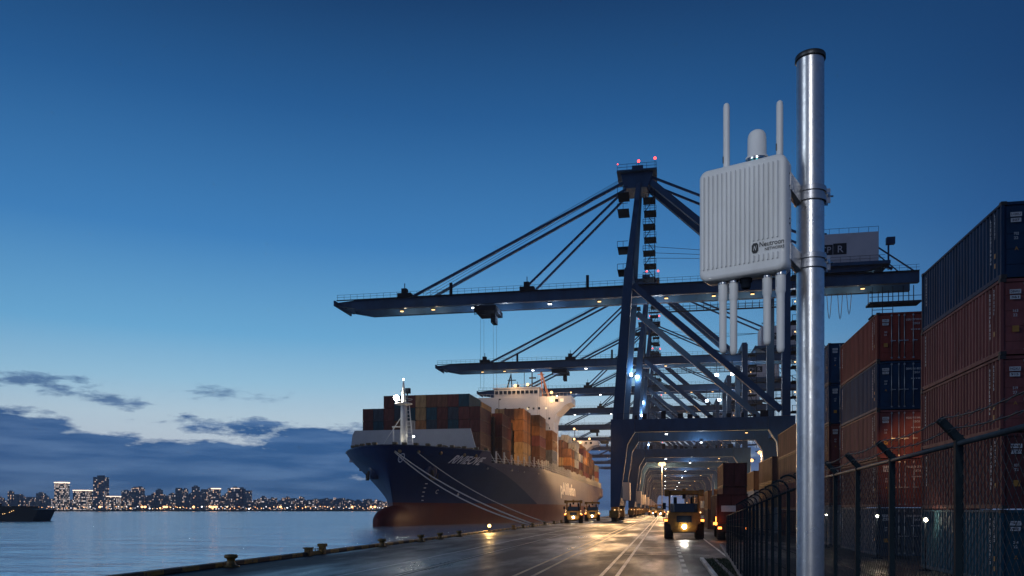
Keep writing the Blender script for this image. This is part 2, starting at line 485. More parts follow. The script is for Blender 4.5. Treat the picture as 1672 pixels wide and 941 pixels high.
# ------------------------------------------------------------------ bollards and kerb furniture
BOLL = pm('bollard_paint', (0.25, 0.14, 0.025), (0.03, 0.025, 0.02), rough=0.55, scale=5, var=0.9)
boll_me = MB().lathe([(0.001, 0), (0.42, 0), (0.42, 0.06), (0.24, 0.12), (0.19, 0.3), (0.2, 0.42), (0.31, 0.47), (0.33, 0.58), (0.28, 0.64), (0.001, 0.67)], 20).mesh('bollard', BOLL)


def quay_at(px):
    a = math.atan((px - 836) / 1300) - YAW
    return QX / math.tan(a)


bolls = [(360, 'squat mushroom bollard alone at the near end of the kerb'), (612, 'yellow topped bollard on the kerb just before the ship bow reflection'),
         (677, 'small bollard on the kerb next past the yellow topped one'), (709, 'bollard on the kerb between two small ones, below the ship bulb'), (741, 'bollard on the kerb just short of the little lit kerb lamp'),
         (832, 'bollard on the kerb first past the little lit kerb lamp'), (848, 'bollard on the kerb where the first mooring line ends'), (864, 'bollard on the kerb where the thin mooring line ends'), (884, 'bollard beyond the mooring lines on the kerb'), (900, 'bollard on the kerb in front of the small yellow handler'), (912, 'dark bollard on the kerb beside the yellow handler on the quay')]
for i, (px, lab) in enumerate(bolls):
    o = bpy.data.objects.new('bollard', boll_me); COL.objects.link(o)
    o.location = (QX + 0.5, quay_at(px), 0.0); o.scale = (0.88, 0.88, 0.85)
    tag(o, lab, 'bollard', 'mooring bollards along the quay kerb')
# the low barrier with a ladder opening
y = quay_at(512)
lb = empty('ladder_barrier', (QX + 0.1, y, 0), 'low dark steel barrier with rails at the ladder opening in the kerb', 'barrier'); lb.scale = (0.7, 0.95, 0.62)
MB().box(-0.2, 0.25, -1.15, -0.75, 0, 0.62).box(-0.28, 0.33, -1.22, -0.68, 0.62, 0.74).build('post', BOLL, lb, 0.03)
MB().box(-0.2, 0.25, 0.75, 1.1, 0, 0.66).box(-0.28, 0.33, 0.7, 1.16, 0.66, 0.95).build('post', BOLL, lb, 0.03)
mb = MB()
for z in (0.3, 0.52): mb.tube((0, -0.8, z), (0, 0.8, z), 0.03)
for yy in (-0.35, 0.0, 0.35): mb.tube((0, yy, 0.05), (0, yy, 0.6), 0.025)
mb.build('rail', BOLL, lb)
# the small lit lamp on the kerb
y = quay_at(793)
kl = empty('kerb_lamp', (QX + 0.4, y, 0), 'small golden lamp glowing on a stub post on the quay kerb', 'lamp')
MB().lathe([(0.28, 0), (0.28, 0.1), (0.12, 0.14), (0.1, 0.5), (0.16, 0.52), (0.16, 0.56)], 12).build('post', BOLL, kl)
MB().ball((0, 0, 0.72), 0.2).build('bulb', em('kerb_bulb', (1, 0.62, 0.22), 5), kl)
light('POINT', (QX + 0.4, y, 1.2), 900, (1, 0.6, 0.2), 0.2)

# ------------------------------------------------------------------ containers
CC = {'navy': (0.012, 0.040, 0.095), 'brick': (0.19, 0.064, 0.066), 'maroon': (0.105, 0.036, 0.038), 'teal': (0.014, 0.062, 0.10), 'slate': (0.035, 0.055, 0.085),
      'red': (0.20, 0.043, 0.034), 'brown': (0.145, 0.07, 0.05), 'tan': (0.38, 0.25, 0.13), 'orange': (0.31, 0.14, 0.06), 'white': (0.48, 0.46, 0.43), 'grey': (0.2, 0.2, 0.21)}
for k, c in CC.items():
    pm('container_' + k, c, tuple(x * 0.45 + 0.006 for x in c), rough=0.66, scale=1.5, stretch=(1, 1, 0.2), var=0.8, rand=0.14, rvar=0.2, spec=0.14)
CAST = pm('container_underframe', (0.02, 0.02, 0.023), rough=0.7)


def corr(mb, p0, du, L, z0, z1, out, pitch, depth, m=0):
    """corrugated panel from p0 along unit du, ridges towards unit out"""
    p0 = Vector(p0); du = Vector(du); out = Vector(out)
    n = max(2, round(L / pitch)); p = L / n
    prof = []
    for i in range(n):
        for a, d in ((0.0, 0), (0.34, 0), (0.46, -depth), (0.88, -depth)): prof.append((i * p + a * p, d))
    prof.append((L, 0))
    vs = []
    for u, d in prof:
        q = p0 + du * u + out * d
        vs += [(q.x, q.y, z0), (q.x, q.y, z1)]
    mb.add(vs, [(2 * i, 2 * i + 2, 2 * i + 3, 2 * i + 1) for i in range(len(prof) - 1)], False, m)


def container_meshes(L, W, H, pitch=0.3):
    b = MB(); t = 0.09
    corr(b, (0.03, t, 0), (0, 1, 0), L - 2 * t, 0.16, H - 0.1, (-1, 0, 0), pitch, 0.06)
    corr(b, (W - 0.03, t, 0), (0, 1, 0), L - 2 * t, 0.16, H - 0.1, (1, 0, 0), pitch, 0.06)
    corr(b, (t, L - 0.03, 0), (1, 0, 0), W - 2 * t, 0.16, H - 0.1, (0, 1, 0), pitch, 0.045)
    corr(b, (t, 0.16, 0), (1, 0, 0), W - 2 * t, 0.16, H - 0.1, (0, -1, 0), pitch, 0.02)
    b.add([(0.02, 0.02, H - 0.06), (W - 0.02, 0.02, H - 0.06), (W - 0.02, L - 0.02, H - 0.06), (0.02, L - 0.02, H - 0.06)], [(0, 1, 2, 3)])
    b.add([(0.02, 0.02, 0.1), (W - 0.02, 0.02, 0.1), (W - 0.02, L - 0.02, 0.1), (0.02, L - 0.02, 0.1)], [(0, 1, 2, 3)])
    f = MB()
    for x in (0, W - t):
        f.box(x, x + t, 0.0, t, 0.12, H - 0.12); f.box(x, x + t, L - t, L, 0.12, H - 0.12)
        f.box(x + 0.01, x + t - 0.01, t, L - t, 0.02, 0.16); f.box(x + 0.01, x + t - 0.01, t, L - t, H - 0.1, H - 0.02)
    for y in (0.0, L - t):
        f.box(t, W - t, y + 0.005, y + t - 0.005, 0.02, 0.16); f.box(t, W - t, y + 0.005, y + t - 0.005, H - 0.12, H - 0.02)
    for x in (-0.008, W - 0.17):
        for y in (-0.008, L - 0.17):
            for z in (0.0, H - 0.12): f.box(x, x + 0.178, y, y + 0.178, z, z + 0.12, 1)
    return b, f


def seton(o, m, i=0):
    o.material_slots[i].link = 'OBJECT'; o.material_slots[i].material = m


PLATE = pm('container_label_plate', (0.5, 0.52, 0.55), (0.3, 0.32, 0.36), rough=0.6, scale=6)
ROD = pm('lock_rod_steel', (0.36, 0.38, 0.4), (0.2, 0.2, 0.2), rough=0.4, metal=0.6)


def yard_proto(L, W, H):
    """an unlinked kit of the meshes of one yard container"""
    kit = {}
    b, f = container_meshes(L, W, H)
    kit['body'] = b.mesh('container_body', MAT['container_navy'])
    kit['frame'] = f.mesh('frame', [MAT['container_navy'], CAST])
    d = MB(); dw = (W - 0.2) / 2
    d.box(0, dw - 0.01, 0, 0.05, 0.17, H - 0.13)
    for z in (0.45, 0.95, 1.45, 1.95): d.box(0.06, dw - 0.07, -0.018, 0.0, z, z + 0.26)
    kit['door'] = d.mesh('door', MAT['container_navy'])
    r = MB().tube((0, 0, 0.1), (0, 0, H - 0.08), 0.018, n=8)
    r.box(-0.04, 0.04, -0.02, 0.03, 0.12, 0.2).box(-0.04, 0.04, -0.02, 0.03, H - 0.22, H - 0.14)
    r.box(-0.02, 0.2, -0.03, -0.01, 1.05, 1.09).box(-0.035, 0.035, -0.025, 0.03, 1.02, 1.12)
    kit['lock_rod'] = r.mesh('lock_rod', ROD)
    kit['dim'] = (L, W, H, dw)
    return kit


CODES = ['TKLU 482 617 3', 'RVNU 730 258 1', 'HGXU 915 044 6', 'DBWU 361 802 9', 'LQEU 207 593 4']
mark_cache = {}


def side_marks(L, H, code, big):
    """small white vertical lettering near both ends of the long side facing -X, yellow labels at the near end: (name, mesh) list"""
    key = (L, H, code, big)
    if key in mark_cache: return mark_cache[key]
    out = []
    t = code.replace(' ', '')
    def col(y, z0, s, txt):
        mb = MB()
        for i, ch in enumerate(txt):
            letters(ch, lambda u, v, i=i: (-0.018, y - u, z0 - i * s * 1.3 + v), mb, s * (0.4 if ch in 'I1' else 0.8), s, bold=0.04)
        out.append(('lettering', mb.mesh('lettering', MARK)))
    col(0.52, H - 0.34, 0.095, t[:7]); col(0.86, H - 0.42, 0.11, t); col(L - 0.62, H - 0.4, 0.11, t[:9])
    for z in ((H - 1.72, H - 2.05) if big else (H - 1.8,)):
        out.append(('label_plate', MB().add([(-0.016, 0.43, z), (-0.016, 0.53, z), (-0.016, 0.53, z + 0.16), (-0.016, 0.43, z + 0.16)], [(0, 1, 2, 3)]).mesh('label_plate', MARK_Y)))
    mark_cache[key] = out
    return out


def door_marks(W, H, code, v):
    key = ('d', W, H, code, v)
    if key in mark_cache: return mark_cache[key]
    out = []; y = -0.024
    def plate(x, z, a, b, m): out.append(('label_plate', MB().add([(x, y, z), (x + a, y, z), (x + a, y, z + b), (x, y, z + b)], [(0, 1, 2, 3)]).mesh('label_plate', m)))
    def txt(body, x, z, a, b, m=MARK): out.append(('lettering', letters(body, lambda u, w_: (x + u, y - 0.003, z + w_), None, a, b, bold=0.015).mesh('lettering', m)))
    plate(0.26, H - 0.52, 0.34, 0.14, PLATE); plate(0.27, H - 0.7, 0.31, 0.13, PLATE)
    txt(code[:4], 0.29, H - 0.49, 0.27, 0.08, STEEL_DARK); txt(code[5:8], 0.31, H - 0.67, 0.22, 0.075, STEEL_DARK)
    txt(code[5:8][::-1], 0.36, H - 1.12, 0.15, 0.09); txt('22', 0.36, H - 1.26, 0.13, 0.09)
    if v: plate(0.34, 0.74, 0.2, 0.2, MARK_Y)
    else: txt('A', 0.38, H - 1.62, 0.12, 0.12, MARK_Y)
    txt(code, 1.45, H - 0.5, 0.75, 0.11); txt('22G1', 1.78, H - 0.7, 0.34, 0.11); txt('MAX 30 480', 1.7, H - 1.0, 0.45, 0.07)
    mark_cache[key] = out
    return out


def link(name, me, parent=None, loc=(0, 0, 0)):
    o = bpy.data.objects.new(name, me); COL.objects.link(o); o.location = loc
    if parent is not None: o.parent = parent
    return o


def yard_container(kit, x, y, z, colour, label, i, doors=True, rz=0.0):
    L, W, H, dw = kit['dim']
    m = MAT['container_' + colour]
    o = link('shipping_container', kit['body'], None, (x, y, z)); seton(o, m); o.rotation_euler.z = rz
    tag(o, label, 'container', 'containers stacked in the yard beside the fence')
    f = link('frame', kit['frame'], o); seton(f, m)
    for k in range(2):
        d = link('door', kit['door'], o, (0.1 + k * dw, 0.05, 0)); seton(d, m)
        if doors:
            for xx in ((0.64, 1.0) if k == 0 else (0.16, 0.6)): link('lock_rod', kit['lock_rod'], d, (xx, -0.03, 0))
    if doors:
        for nm_, me_ in side_marks(L, H, CODES[i % 5], i % 2 == 0) + door_marks(W, H, CODES[i % 5], i % 2 == 1): link(nm_, me_, o)
    return o


TIER = {5: ['bottom', 'second', 'third', 'fourth', 'top'], 4: ['bottom', 'second', 'third', 'top'], 3: ['bottom', 'middle', 'top'], 2: ['bottom', 'top']}
stacks = [  # x, y, L, H, colours from the bottom, phrase, detailed doors
    (10.78, 28.5, 8.2, 2.5, ['teal', 'maroon', 'brick', 'brick', 'navy'], 'the tall stack nearest behind the chain link fence', True),
    (11.2, 45.6, 9.0, 2.6, ['slate', 'maroon', 'brick', 'navy', 'red'], 'the second stack along the fence, lock rods showing', True),
    (11.2, 58.4, 9.0, 2.8, ['grey', 'maroon', 'maroon', 'navy', 'navy'], 'the third stack, half hidden by the steel pole', True),
    (11.25, 72.0, 12.0, 2.5, ['maroon', 'maroon', 'brown', 'maroon'], 'the stack just behind the steel pole', False),
    (11.2, 88.0, 12.0, 2.7, ['white', 'tan', 'brown'], 'the lit pale stack under the crane landside leg', False),
    (11.0, 104.0, 9.0, 2.45, ['tan', 'white', 'orange'], 'the lit stack beyond the pale one', False),
    (10.8, 117.0, 9.0, 2.45, ['white', 'grey', 'brick'], 'the small lit stack farther along the yard row', False),
    (10.6, 132.0, 12.0, 2.5, ['tan', 'brick', 'orange'], 'the stack before the far end of the yard row', False),
    (10.4, 150.0, 12.0, 2.5, ['brown', 'white'], 'the farthest low stack of the yard row', False),
    (13.4, 28.7, 8.2, 2.5, ['slate', 'brick', 'navy', 'maroon', 'teal'], 'the stack close beside the nearest one, away from the road', True),
    (13.85, 45.9, 9.0, 2.6, ['maroon', 'navy', 'brick', 'maroon'], 'the stack beside the second one, away from the road', True),
    (6.0, 86.0, 9.0, 2.45, ['maroon', 'maroon', 'maroon'], 'the dark red stack behind the loaded truck', False),
    (5.4, 104.0, 9.0, 2.45, ['brown', 'orange'], 'the low warm lit stack behind the dark red one', False),
]
kits = {}
n = 0
for x, y, L, H, cols, ph, det in stacks:
    if (L, H) not in kits: kits[(L, H)] = yard_proto(L, 2.44, H)
    for t, c in enumerate(cols):
        yard_container(kits[(L, H)], x + random.uniform(-.02, .02), y + random.uniform(-.03, .03), t * (H + 0.012), c, f"{c} corrugated container, {TIER[len(cols)][t]} of {ph}", n, det)
        n += 1

# work lamps low in the yard
WL = MB().box(-0.09, 0.09, -0.06, 0.06, -0.07, 0.07).mesh('lamp_housing', STEEL_DARK)
for (px, py, d, lab, s) in ((1511, 849, 32.4, 'bright work lamp low beside the nearest stack, seen through the fence', 1.0), (1432, 843, 40.5, 'dimmer work lamp low beside the second stack, seen through the fence', 0.75), (1349, 841, 52, 'faint work lamp beside the third stack near the pole', 0.6)):
    p = at(px, py, d)
    o = empty('work_lamp', (p.x, p.y, 0), lab, 'lamp', 'work lamps in the yard')
    MB().tube((0, 0, 0), (0, 0, p.z - 0.1), 0.03).box(-0.2, 0.2, -0.2, 0.2, 0, 0.05).build('post', STEEL_DARK, o)
    MB().box(-0.1, 0.1, -0.02, 0.12, p.z - 0.1, p.z + 0.1).build('housing', STEEL_DARK, o)
    MB().ball((0, -0.05, p.z), 0.075 * s).build('bulb', em('work_bulb', (1, 0.85, 0.55), 60), o)
    light('POINT', (p.x - 0.1, p.y - 0.2, p.z), 18 * s, (1, 0.8, 0.5), 0.08)
light('SPOT', (12.9, 40.6, 6.4), 420, (1, 0.45, 0.15), 0.12, (13.4, 45.6, 5.2), 62)

# ------------------------------------------------------------------ fence
FD = Vector((0.0412, 1, 0)).normalized()
FX = lambda y: 1.5 + 0.0412 * y
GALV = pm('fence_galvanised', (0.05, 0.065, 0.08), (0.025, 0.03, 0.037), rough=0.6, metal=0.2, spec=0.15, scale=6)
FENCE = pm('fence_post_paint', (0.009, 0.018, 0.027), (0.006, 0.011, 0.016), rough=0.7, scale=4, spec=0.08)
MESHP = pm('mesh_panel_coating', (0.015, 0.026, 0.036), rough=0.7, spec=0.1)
fr = empty('chain_link_fence', (FX(2), 2, 0), 'dark chain link fence with cranked posts and barbed wire beside the containers', 'fence', None, math.atan2(-0.0412, 1))
FH = 2.92
post_y = [3.4, 5.13, 6.8, 8.2, 9.5, 11.0, 12.5]
for py in post_y:
    u = (py - 2) / FD.y
    p = MB().box(-0.022, 0.022, u - 0.022, u + 0.022, 0, FH + 0.02)
    p.bar((0.015, u, FH - 0.02), (-0.105, u, FH + 0.12), 0.045, 0.045)
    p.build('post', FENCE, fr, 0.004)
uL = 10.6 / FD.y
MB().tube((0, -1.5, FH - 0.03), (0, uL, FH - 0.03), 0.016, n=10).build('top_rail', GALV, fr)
b = MB()
for z in (0.1, 1.0, 1.9): b.tube((0.02, -1.5, z), (0.02, uL, z), 0.006, n=5)
b.build('line_wire', GALV, fr)
b = MB()
for k, (dx, dz) in enumerate(((-0.055, 0.055), (-0.105, 0.115))):
    pts = []
    for i in range(140):
        u = -1.5 + (uL + 1.5) * i / 139
        sag = 0.03 * math.sin(PI * ((u * 0.65) % 1.0))
        pts.append((dx + random.uniform(-.004, .004), u, FH + dz - sag))
    b.path(pts, 0.0045, 4)
    for i in range(0, 139, 2):
        x0, u0, z0 = pts[i]
        b.tube((x0 - 0.03, u0, z0 - 0.025), (x0 + 0.03, u0 + 0.01, z0 + 0.025), 0.0022, n=4)
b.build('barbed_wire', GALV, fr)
b = MB(); h = FH - 0.05; pitch = 0.085
i = 0
u = -1.5 - h
while u < uL:
    for sgn in (1, -1):
        a0, a1 = (u, u + h) if sgn > 0 else (u + h, u)
        z0, z1 = 0.03, h
        def cut(a0, z0, a1, z1):
            for lim, lo in ((-1.5, True), (uL, False)):
                for _ in range(2):
                    if lo and a0 < lim: z0 += (z1 - z0) * (lim - a0) / (a1 - a0) if a1 != a0 else 0; a0 = lim
                    if not lo and a0 > lim: z0 += (z1 - z0) * (lim - a0) / (a1 - a0) if a1 != a0 else 0; a0 = lim
                    a0, z0, a1, z1 = a1, z1, a0, z0
            return a0, z0, a1, z1
        if max(a0, a1) <= -1.5 or min(a0, a1) >= uL: continue
        a0, z0, a1, z1 = cut(a0, z0, a1, z1)
        b.tube((0.012 + 0.002 * sgn, a0, z0), (0.012 + 0.002 * sgn, a1, z1), 0.0019, n=3, smooth=False)
    u += pitch
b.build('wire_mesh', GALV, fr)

# farther welded mesh fence, sinking gently towards its end
f2 = empty('welded_mesh_fence', (FX(12.6), 12.6, 0), 'long dark welded mesh fence running away along the road to the grass verge', 'fence', None, math.atan2(-0.0412, 1))
U2 = 33.4 / FD.y
FH2 = lambda u: 2.84 - 0.72 * (u / U2)
k = 0
u = 0.25
while u < U2 + 0.01:
    hh = FH2(u)
    p = MB().box(-0.03, 0.03, u - 0.03, u + 0.03, 0, hh)
    if u < 16:
        pts = [(0, u, hh - 0.02)]
        for j in range(9):
            a = PI * 0.75 * j / 8
            pts.append((-0.16 + 0.16 * math.cos(a), u, hh + 0.02 + 0.17 * math.sin(a)))
        p.path(pts, 0.018, 6)
    p.build('post', FENCE, f2)
    u += 1.5 if u < 14 else 2.4
    k += 1
b = MB(); u = 0.0
while u < U2:
    b.tube((0, u, 0.04), (0, u, FH2(u) - 0.02), 0.0028, n=4, smooth=False); u += 0.12 if u < 16 else 0.2
for kz in range(9):
    fz = 0.04 + kz / 8 * 0.955
    b.tube((0, 0, FH2(0) * fz), (0, U2, FH2(U2) * fz), 0.005, n=4)
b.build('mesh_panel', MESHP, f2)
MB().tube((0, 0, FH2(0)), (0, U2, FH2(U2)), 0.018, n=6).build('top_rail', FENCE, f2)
coil = MB()
pts = []
for i in range(620):
    u = 0.3 + 16.5 * i / 619
    a = i * 0.42
    pts.append((-0.07 + 0.13 * math.cos(a), u, FH2(u) + 0.12 + 0.12 * math.sin(a)))
coil.path(pts, 0.004, 4)
coil.build('razor_coil', GALV, f2)
struct(MB().box(-0.09, 0.09, -12, U2 + 11, 0.0, 0.14).build('fence_plinth', CONC, None, 0.02, (FX(12.6), 12.6, 0))).rotation_euler.z = math.atan2(-0.0412, 1)

# ------------------------------------------------------------------ pole and the radio unit on it
PX, PY = at(1323, 832, 3.45).xy
def galv_pole():
    m, nt, out = nodes_of('galvanised_pole')
    b = N(nt, 'ShaderNodeBsdfPrincipled'); nt.links.new(b.outputs[0], out.inputs[0])
    tc = N(nt, 'ShaderNodeTexCoord')
    v = N(nt, 'ShaderNodeTexVoronoi', i_Scale=55.0); nt.links.new(tc.outputs['Object'], v.inputs['Vector'])
    n1 = N(nt, 'ShaderNodeTexNoise', i_Scale=7.0, i_Detail=8.0, i_Roughness=0.7)
    mp = N(nt, 'ShaderNodeMapping'); mp.inputs['Scale'].default_value = (1, 1, 0.25); nt.links.new(tc.outputs['Object'], mp.inputs[0]); nt.links.new(mp.outputs[0], n1.inputs['Vector'])
    s = N(nt, 'ShaderNodeSeparateColor'); nt.links.new(v.outputs['Color'], s.inputs[0])
    c = mix(nt, mth(nt, 'MULTIPLY', s.outputs[0], 0.6), (0.60, 0.61, 0.62), (0.44, 0.45, 0.46))
    c = mix(nt, mth(nt, 'MULTIPLY', mth(nt, 'SUBTRACT', n1.outputs[0], 0.52), 4.0, clamp=True), c, (0.20, 0.205, 0.21))
    nt.links.new(c, b.inputs['Base Color']); b.inputs['Metallic'].default_value = 0.86
    nt.links.new(mth(nt, 'ADD', 0.2, mth(nt, 'ADD', mth(nt, 'MULTIPLY', s.outputs[0], 0.07), mth(nt, 'MULTIPLY', n1.outputs[0], 0.16))), b.inputs['Roughness'])
    n2 = N(nt, 'ShaderNodeTexNoise', i_Scale=150.0, i_Detail=3.0); nt.links.new(tc.outputs['Object'], n2.inputs['Vector'])
    bp = N(nt, 'ShaderNodeBump', i_Strength=0.12, i_Distance=0.002); nt.links.new(n2.outputs[0], bp.inputs['Height']); nt.links.new(bp.outputs[0], b.inputs['Normal'])
    return m


POLE = galv_pole()
PR = 0.0572
ZT = at(1323, 92, 3.45).z
pole = empty('steel_pole', (PX, PY, 0), 'tall galvanised steel pole with a flat cap standing before the fence', 'pole')
MB().lathe([(PR, 0.0), (PR, 1.0), (PR, 2.0), (PR, 3.0), (PR, ZT - 0.012)], 64).build('shaft', POLE, pole)
MB().lathe([(0.0, ZT - 0.022), (PR + 0.005, ZT - 0.022), (PR + 0.0062, ZT - 0.019), (PR + 0.0062, ZT - 0.005), (PR + 0.004, ZT), (0.0, ZT + 0.002)], 64).build('cap', pm('pole_cap', (0.06, 0.065, 0.07), rough=0.4, metal=0.7), pole)
MB().box(-0.16, 0.16, -0.16, 0.16, 0, 0.02).build('base_plate', POLE, pole, 0.004)

pR = at(1283, 832, 3.22); pL = at(1141, 832, 3.42)
uu = (pR - pL); uu.z = 0
BW = uu.length; uu.normalize()
ww = Vector((-uu.y, uu.x, 0))        # away from the camera
ZB, ZTOP = 3.475, 3.95
BH = ZTOP - ZB
root = empty('radio_unit', (pL.x, pL.y, ZB), 'pale grey finned outdoor radio unit with white whip antennas bracketed to the pole', 'radio unit', None, math.atan2(uu.y, uu.x))
# local: x across the face (0..BW), y into depth, z up
PLASTIC = pm('radio_plastic', (0.78, 0.81, 0.82), (0.60, 0.62, 0.62), rough=0.42, scale=6, stretch=(1, 1, 0.25), var=0.6, bump=0.04, bscale=500)
BD = 0.125


def rounded(w_, h, r, n=6):
    pts = []
    for cx, cy, a0 in ((w_ - r, r, -90), (w_ - r, h - r, 0), (r, h - r, 90), (r, r, 180)):
        for i in range(n + 1):
            a = R(a0 + 90 * i / n); pts.append((cx + r * math.cos(a), cy + r * math.sin(a)))
    return pts


hb = MB()
prof = []
for (ins, y_) in ((0.018, 0.0), (0.006, 0.003), (0.0, 0.012), (0.0, 0.085), (0.006, 0.11), (0.02, BD)):
    ring = rounded(BW - 2 * ins, BH - 2 * ins, 0.035 - ins * 0.6, 6)
    prof.append([(x + ins, y_ + 0.0, z + ins) for x, z in ring])
nr = len(prof[0])
vs = [v for r_ in prof for v in r_]
hb.add(vs, [(j * nr + i, j * nr + (i + 1) % nr, (j + 1) * nr + (i + 1) % nr, (j + 1) * nr + i) for j in range(len(prof) - 1) for i in range(nr)], True)
hb.add(prof[0], [tuple(range(nr))]); hb.add(prof[-1], [tuple(range(nr))[::-1]])
hous = hb.build('housing', PLASTIC, root)
fin = MB()


def rib(x, z0, z1, wd=0.0085, dp=0.008):
    n = 6
    pts = []
    for i in range(n + 1):
        a = PI * i / n; pts.append((wd / 2 * math.cos(a), z1 - wd / 2 + wd / 2 * math.sin(a)))
    for i in range(n + 1):
        a = PI + PI * i / n; pts.append((wd / 2 * math.cos(a), z0 + wd / 2 + wd / 2 * math.sin(a)))
    a = [(x + px, 0.001, pz) for px, pz in pts]; b_ = [(x + px * 0.45, -dp, z0 + (pz - z0) * 0.985 + (z1 - z0) * 0.004) for px, pz in pts]
    k = len(pts)
    fin.add(a + b_, [tuple(range(k, 2 * k))] + [(i, (i + 1) % k, k + (i + 1) % k, k + i) for i in range(k)], False)


NF = 17
for i in range(NF):
    x = 0.022 + (BW - 0.055) * i / (NF - 1)
    if i < 11: rib(x, 0.045, BH - 0.028)
    else:
        rib(x, 0.132, BH - 0.028); rib(x, 0.047, 0.076)
fin.build('fin', PLASTIC, hous)
INK = pm('print_ink', (0.008, 0.011, 0.014), rough=0.5)
yl = -0.0022
lx = BW - 0.137
letters('Neutroon', lambda u, v: (lx + 0.032 + u, yl, 0.104 + v), None, 0.098, 0.021, bold=0.008).build('lettering', INK, hous)
letters('NETWORKS', lambda u, v: (lx + 0.054 + u, yl, 0.086 + v), None, 0.078, 0.0125, bold=0.012).build('lettering', INK, hous)
mb = MB()
hexo = [(0.006, 0.0), (0.020, 0.0), (0.027, 0.009), (0.027, 0.033), (0.021, 0.042), (0.007, 0.042), (0.0, 0.033), (0.0, 0.009)]
mb.add([(lx + a, yl + 0.0002, 0.082 + b_) for a, b_ in hexo], [tuple(range(8))], False, 0)
letters('N', lambda u, v: (lx + 0.0065 + u, yl - 0.001, 0.093 + v), mb, 0.014, 0.02, shear=0.35, bold=0.0, m=1)
mb.build('emblem', [INK, PLASTIC], hous)
sd = MB()
for z in (BH - 0.07, BH - 0.12, 0.2, 0.22): sd.ball((BW + 0.0005, 0.06, z), 0.0035, 8)
sd.build('screw', STEEL_DARK, hous)
CHROME = pm('connector_metal', (0.6, 0.6, 0.6), rough=0.25, metal=1.0)
SLOTM = pm('antenna_slot', (0.02, 0.02, 0.025), rough=0.6)


def whip(x, y, z0, z1, r=0.0138, down=False):
    o = MB(); s = -1 if down else 1; L = abs(z1 - z0)
    if down: pr = [(r * 1.25, 0), (r * 1.25, 0.075), (r * 1.05, 0.085), (r, 0.09), (r * 0.97, L - 0.02), (r * 0.8, L - 0.007), (r * 0.4, L - 0.001), (0.0001, L)]
    else: pr = [(r * 1.0, 0), (r * 1.03, 0.09), (r, 0.1), (r, L - 0.02), (r * 0.8, L - 0.006), (r * 0.4, L - 0.001), (0.0001, L)]
    o.lathe([(a, s * b_) for a, b_ in pr], 20, (x, y, z0))
    a = o.build('whip_antenna', PLASTIC, root)
    MB().lathe([(r * 1.35, -0.012), (r * 1.4, -0.004), (r * 1.4, 0.006), (r * 1.1, 0.012)], 20, (x, y, z0)).build('collar', CHROME, a)
    q = MB()
    zz = z0 + s * 0.045
    q.bar((x - r * 0.72 - 0.001, y - r * 0.82, zz - 0.014), (x - r * 0.72 - 0.001, y - r * 0.82, zz + 0.014), 0.003, 0.004)
    q.build('slot', SLOTM, a)


def ux(px): return (px - 1141) / (1283 - 1141) * BW
whip(ux(1181), 0.055, BH - 0.001, at(1181, 167, 3.4).z - ZB)
whip(ux(1268), 0.055, BH - 0.001, at(1268, 161, 3.27).z - ZB)
whip(ux(1175), 0.055, 0.0, at(1175, 578, 3.42).z - ZB, 0.0155, True)
whip(ux(1193), 0.055, 0.0, at(1193, 581, 3.40).z - ZB, 0.0155, True)
whip(ux(1248), 0.055, 0.0, at(1248, 563, 3.30).z - ZB, 0.0155, True)
whip(ux(1270), 0.05, 0.0, at(1270, 576, 3.27).z - ZB, 0.0165, True)
zt = at(1230, 211, 3.33).z - ZB
dz = zt - BH
dome = MB().lathe([(0.046, BH + 0.018), (0.046, BH + 0.026), (0.039, BH + 0.031), (0.038, zt - 0.035), (0.0355, zt - 0.02), (0.029, zt - 0.009), (0.018, zt - 0.002), (0.0001, zt)], 32, (ux(1231), 0.06, 0)).build('dome_antenna', PLASTIC, root)
MB().lathe([(0.042, BH - 0.003), (0.042, BH + 0.0095)], 32, (ux(1231), 0.06, 0)).build('base_ring', pm('teal_ring', (0.02, 0.16, 0.17), rough=0.25, metal=0.6), dome)
MB().lathe([(0.044, BH + 0.0095), (0.044, BH + 0.018)], 32, (ux(1231), 0.06, 0)).build('base_ring', CHROME, dome)
MB().lathe([(0.001, 0.002), (0.026, 0.002), (0.026, -0.014), (0.02, -0.016), (0.02, -0.034), (0.016, -0.042), (0.001, -0.042)], 20, (ux(1213), 0.06, 0)).build('cable_gland', STEEL_DARK, root)
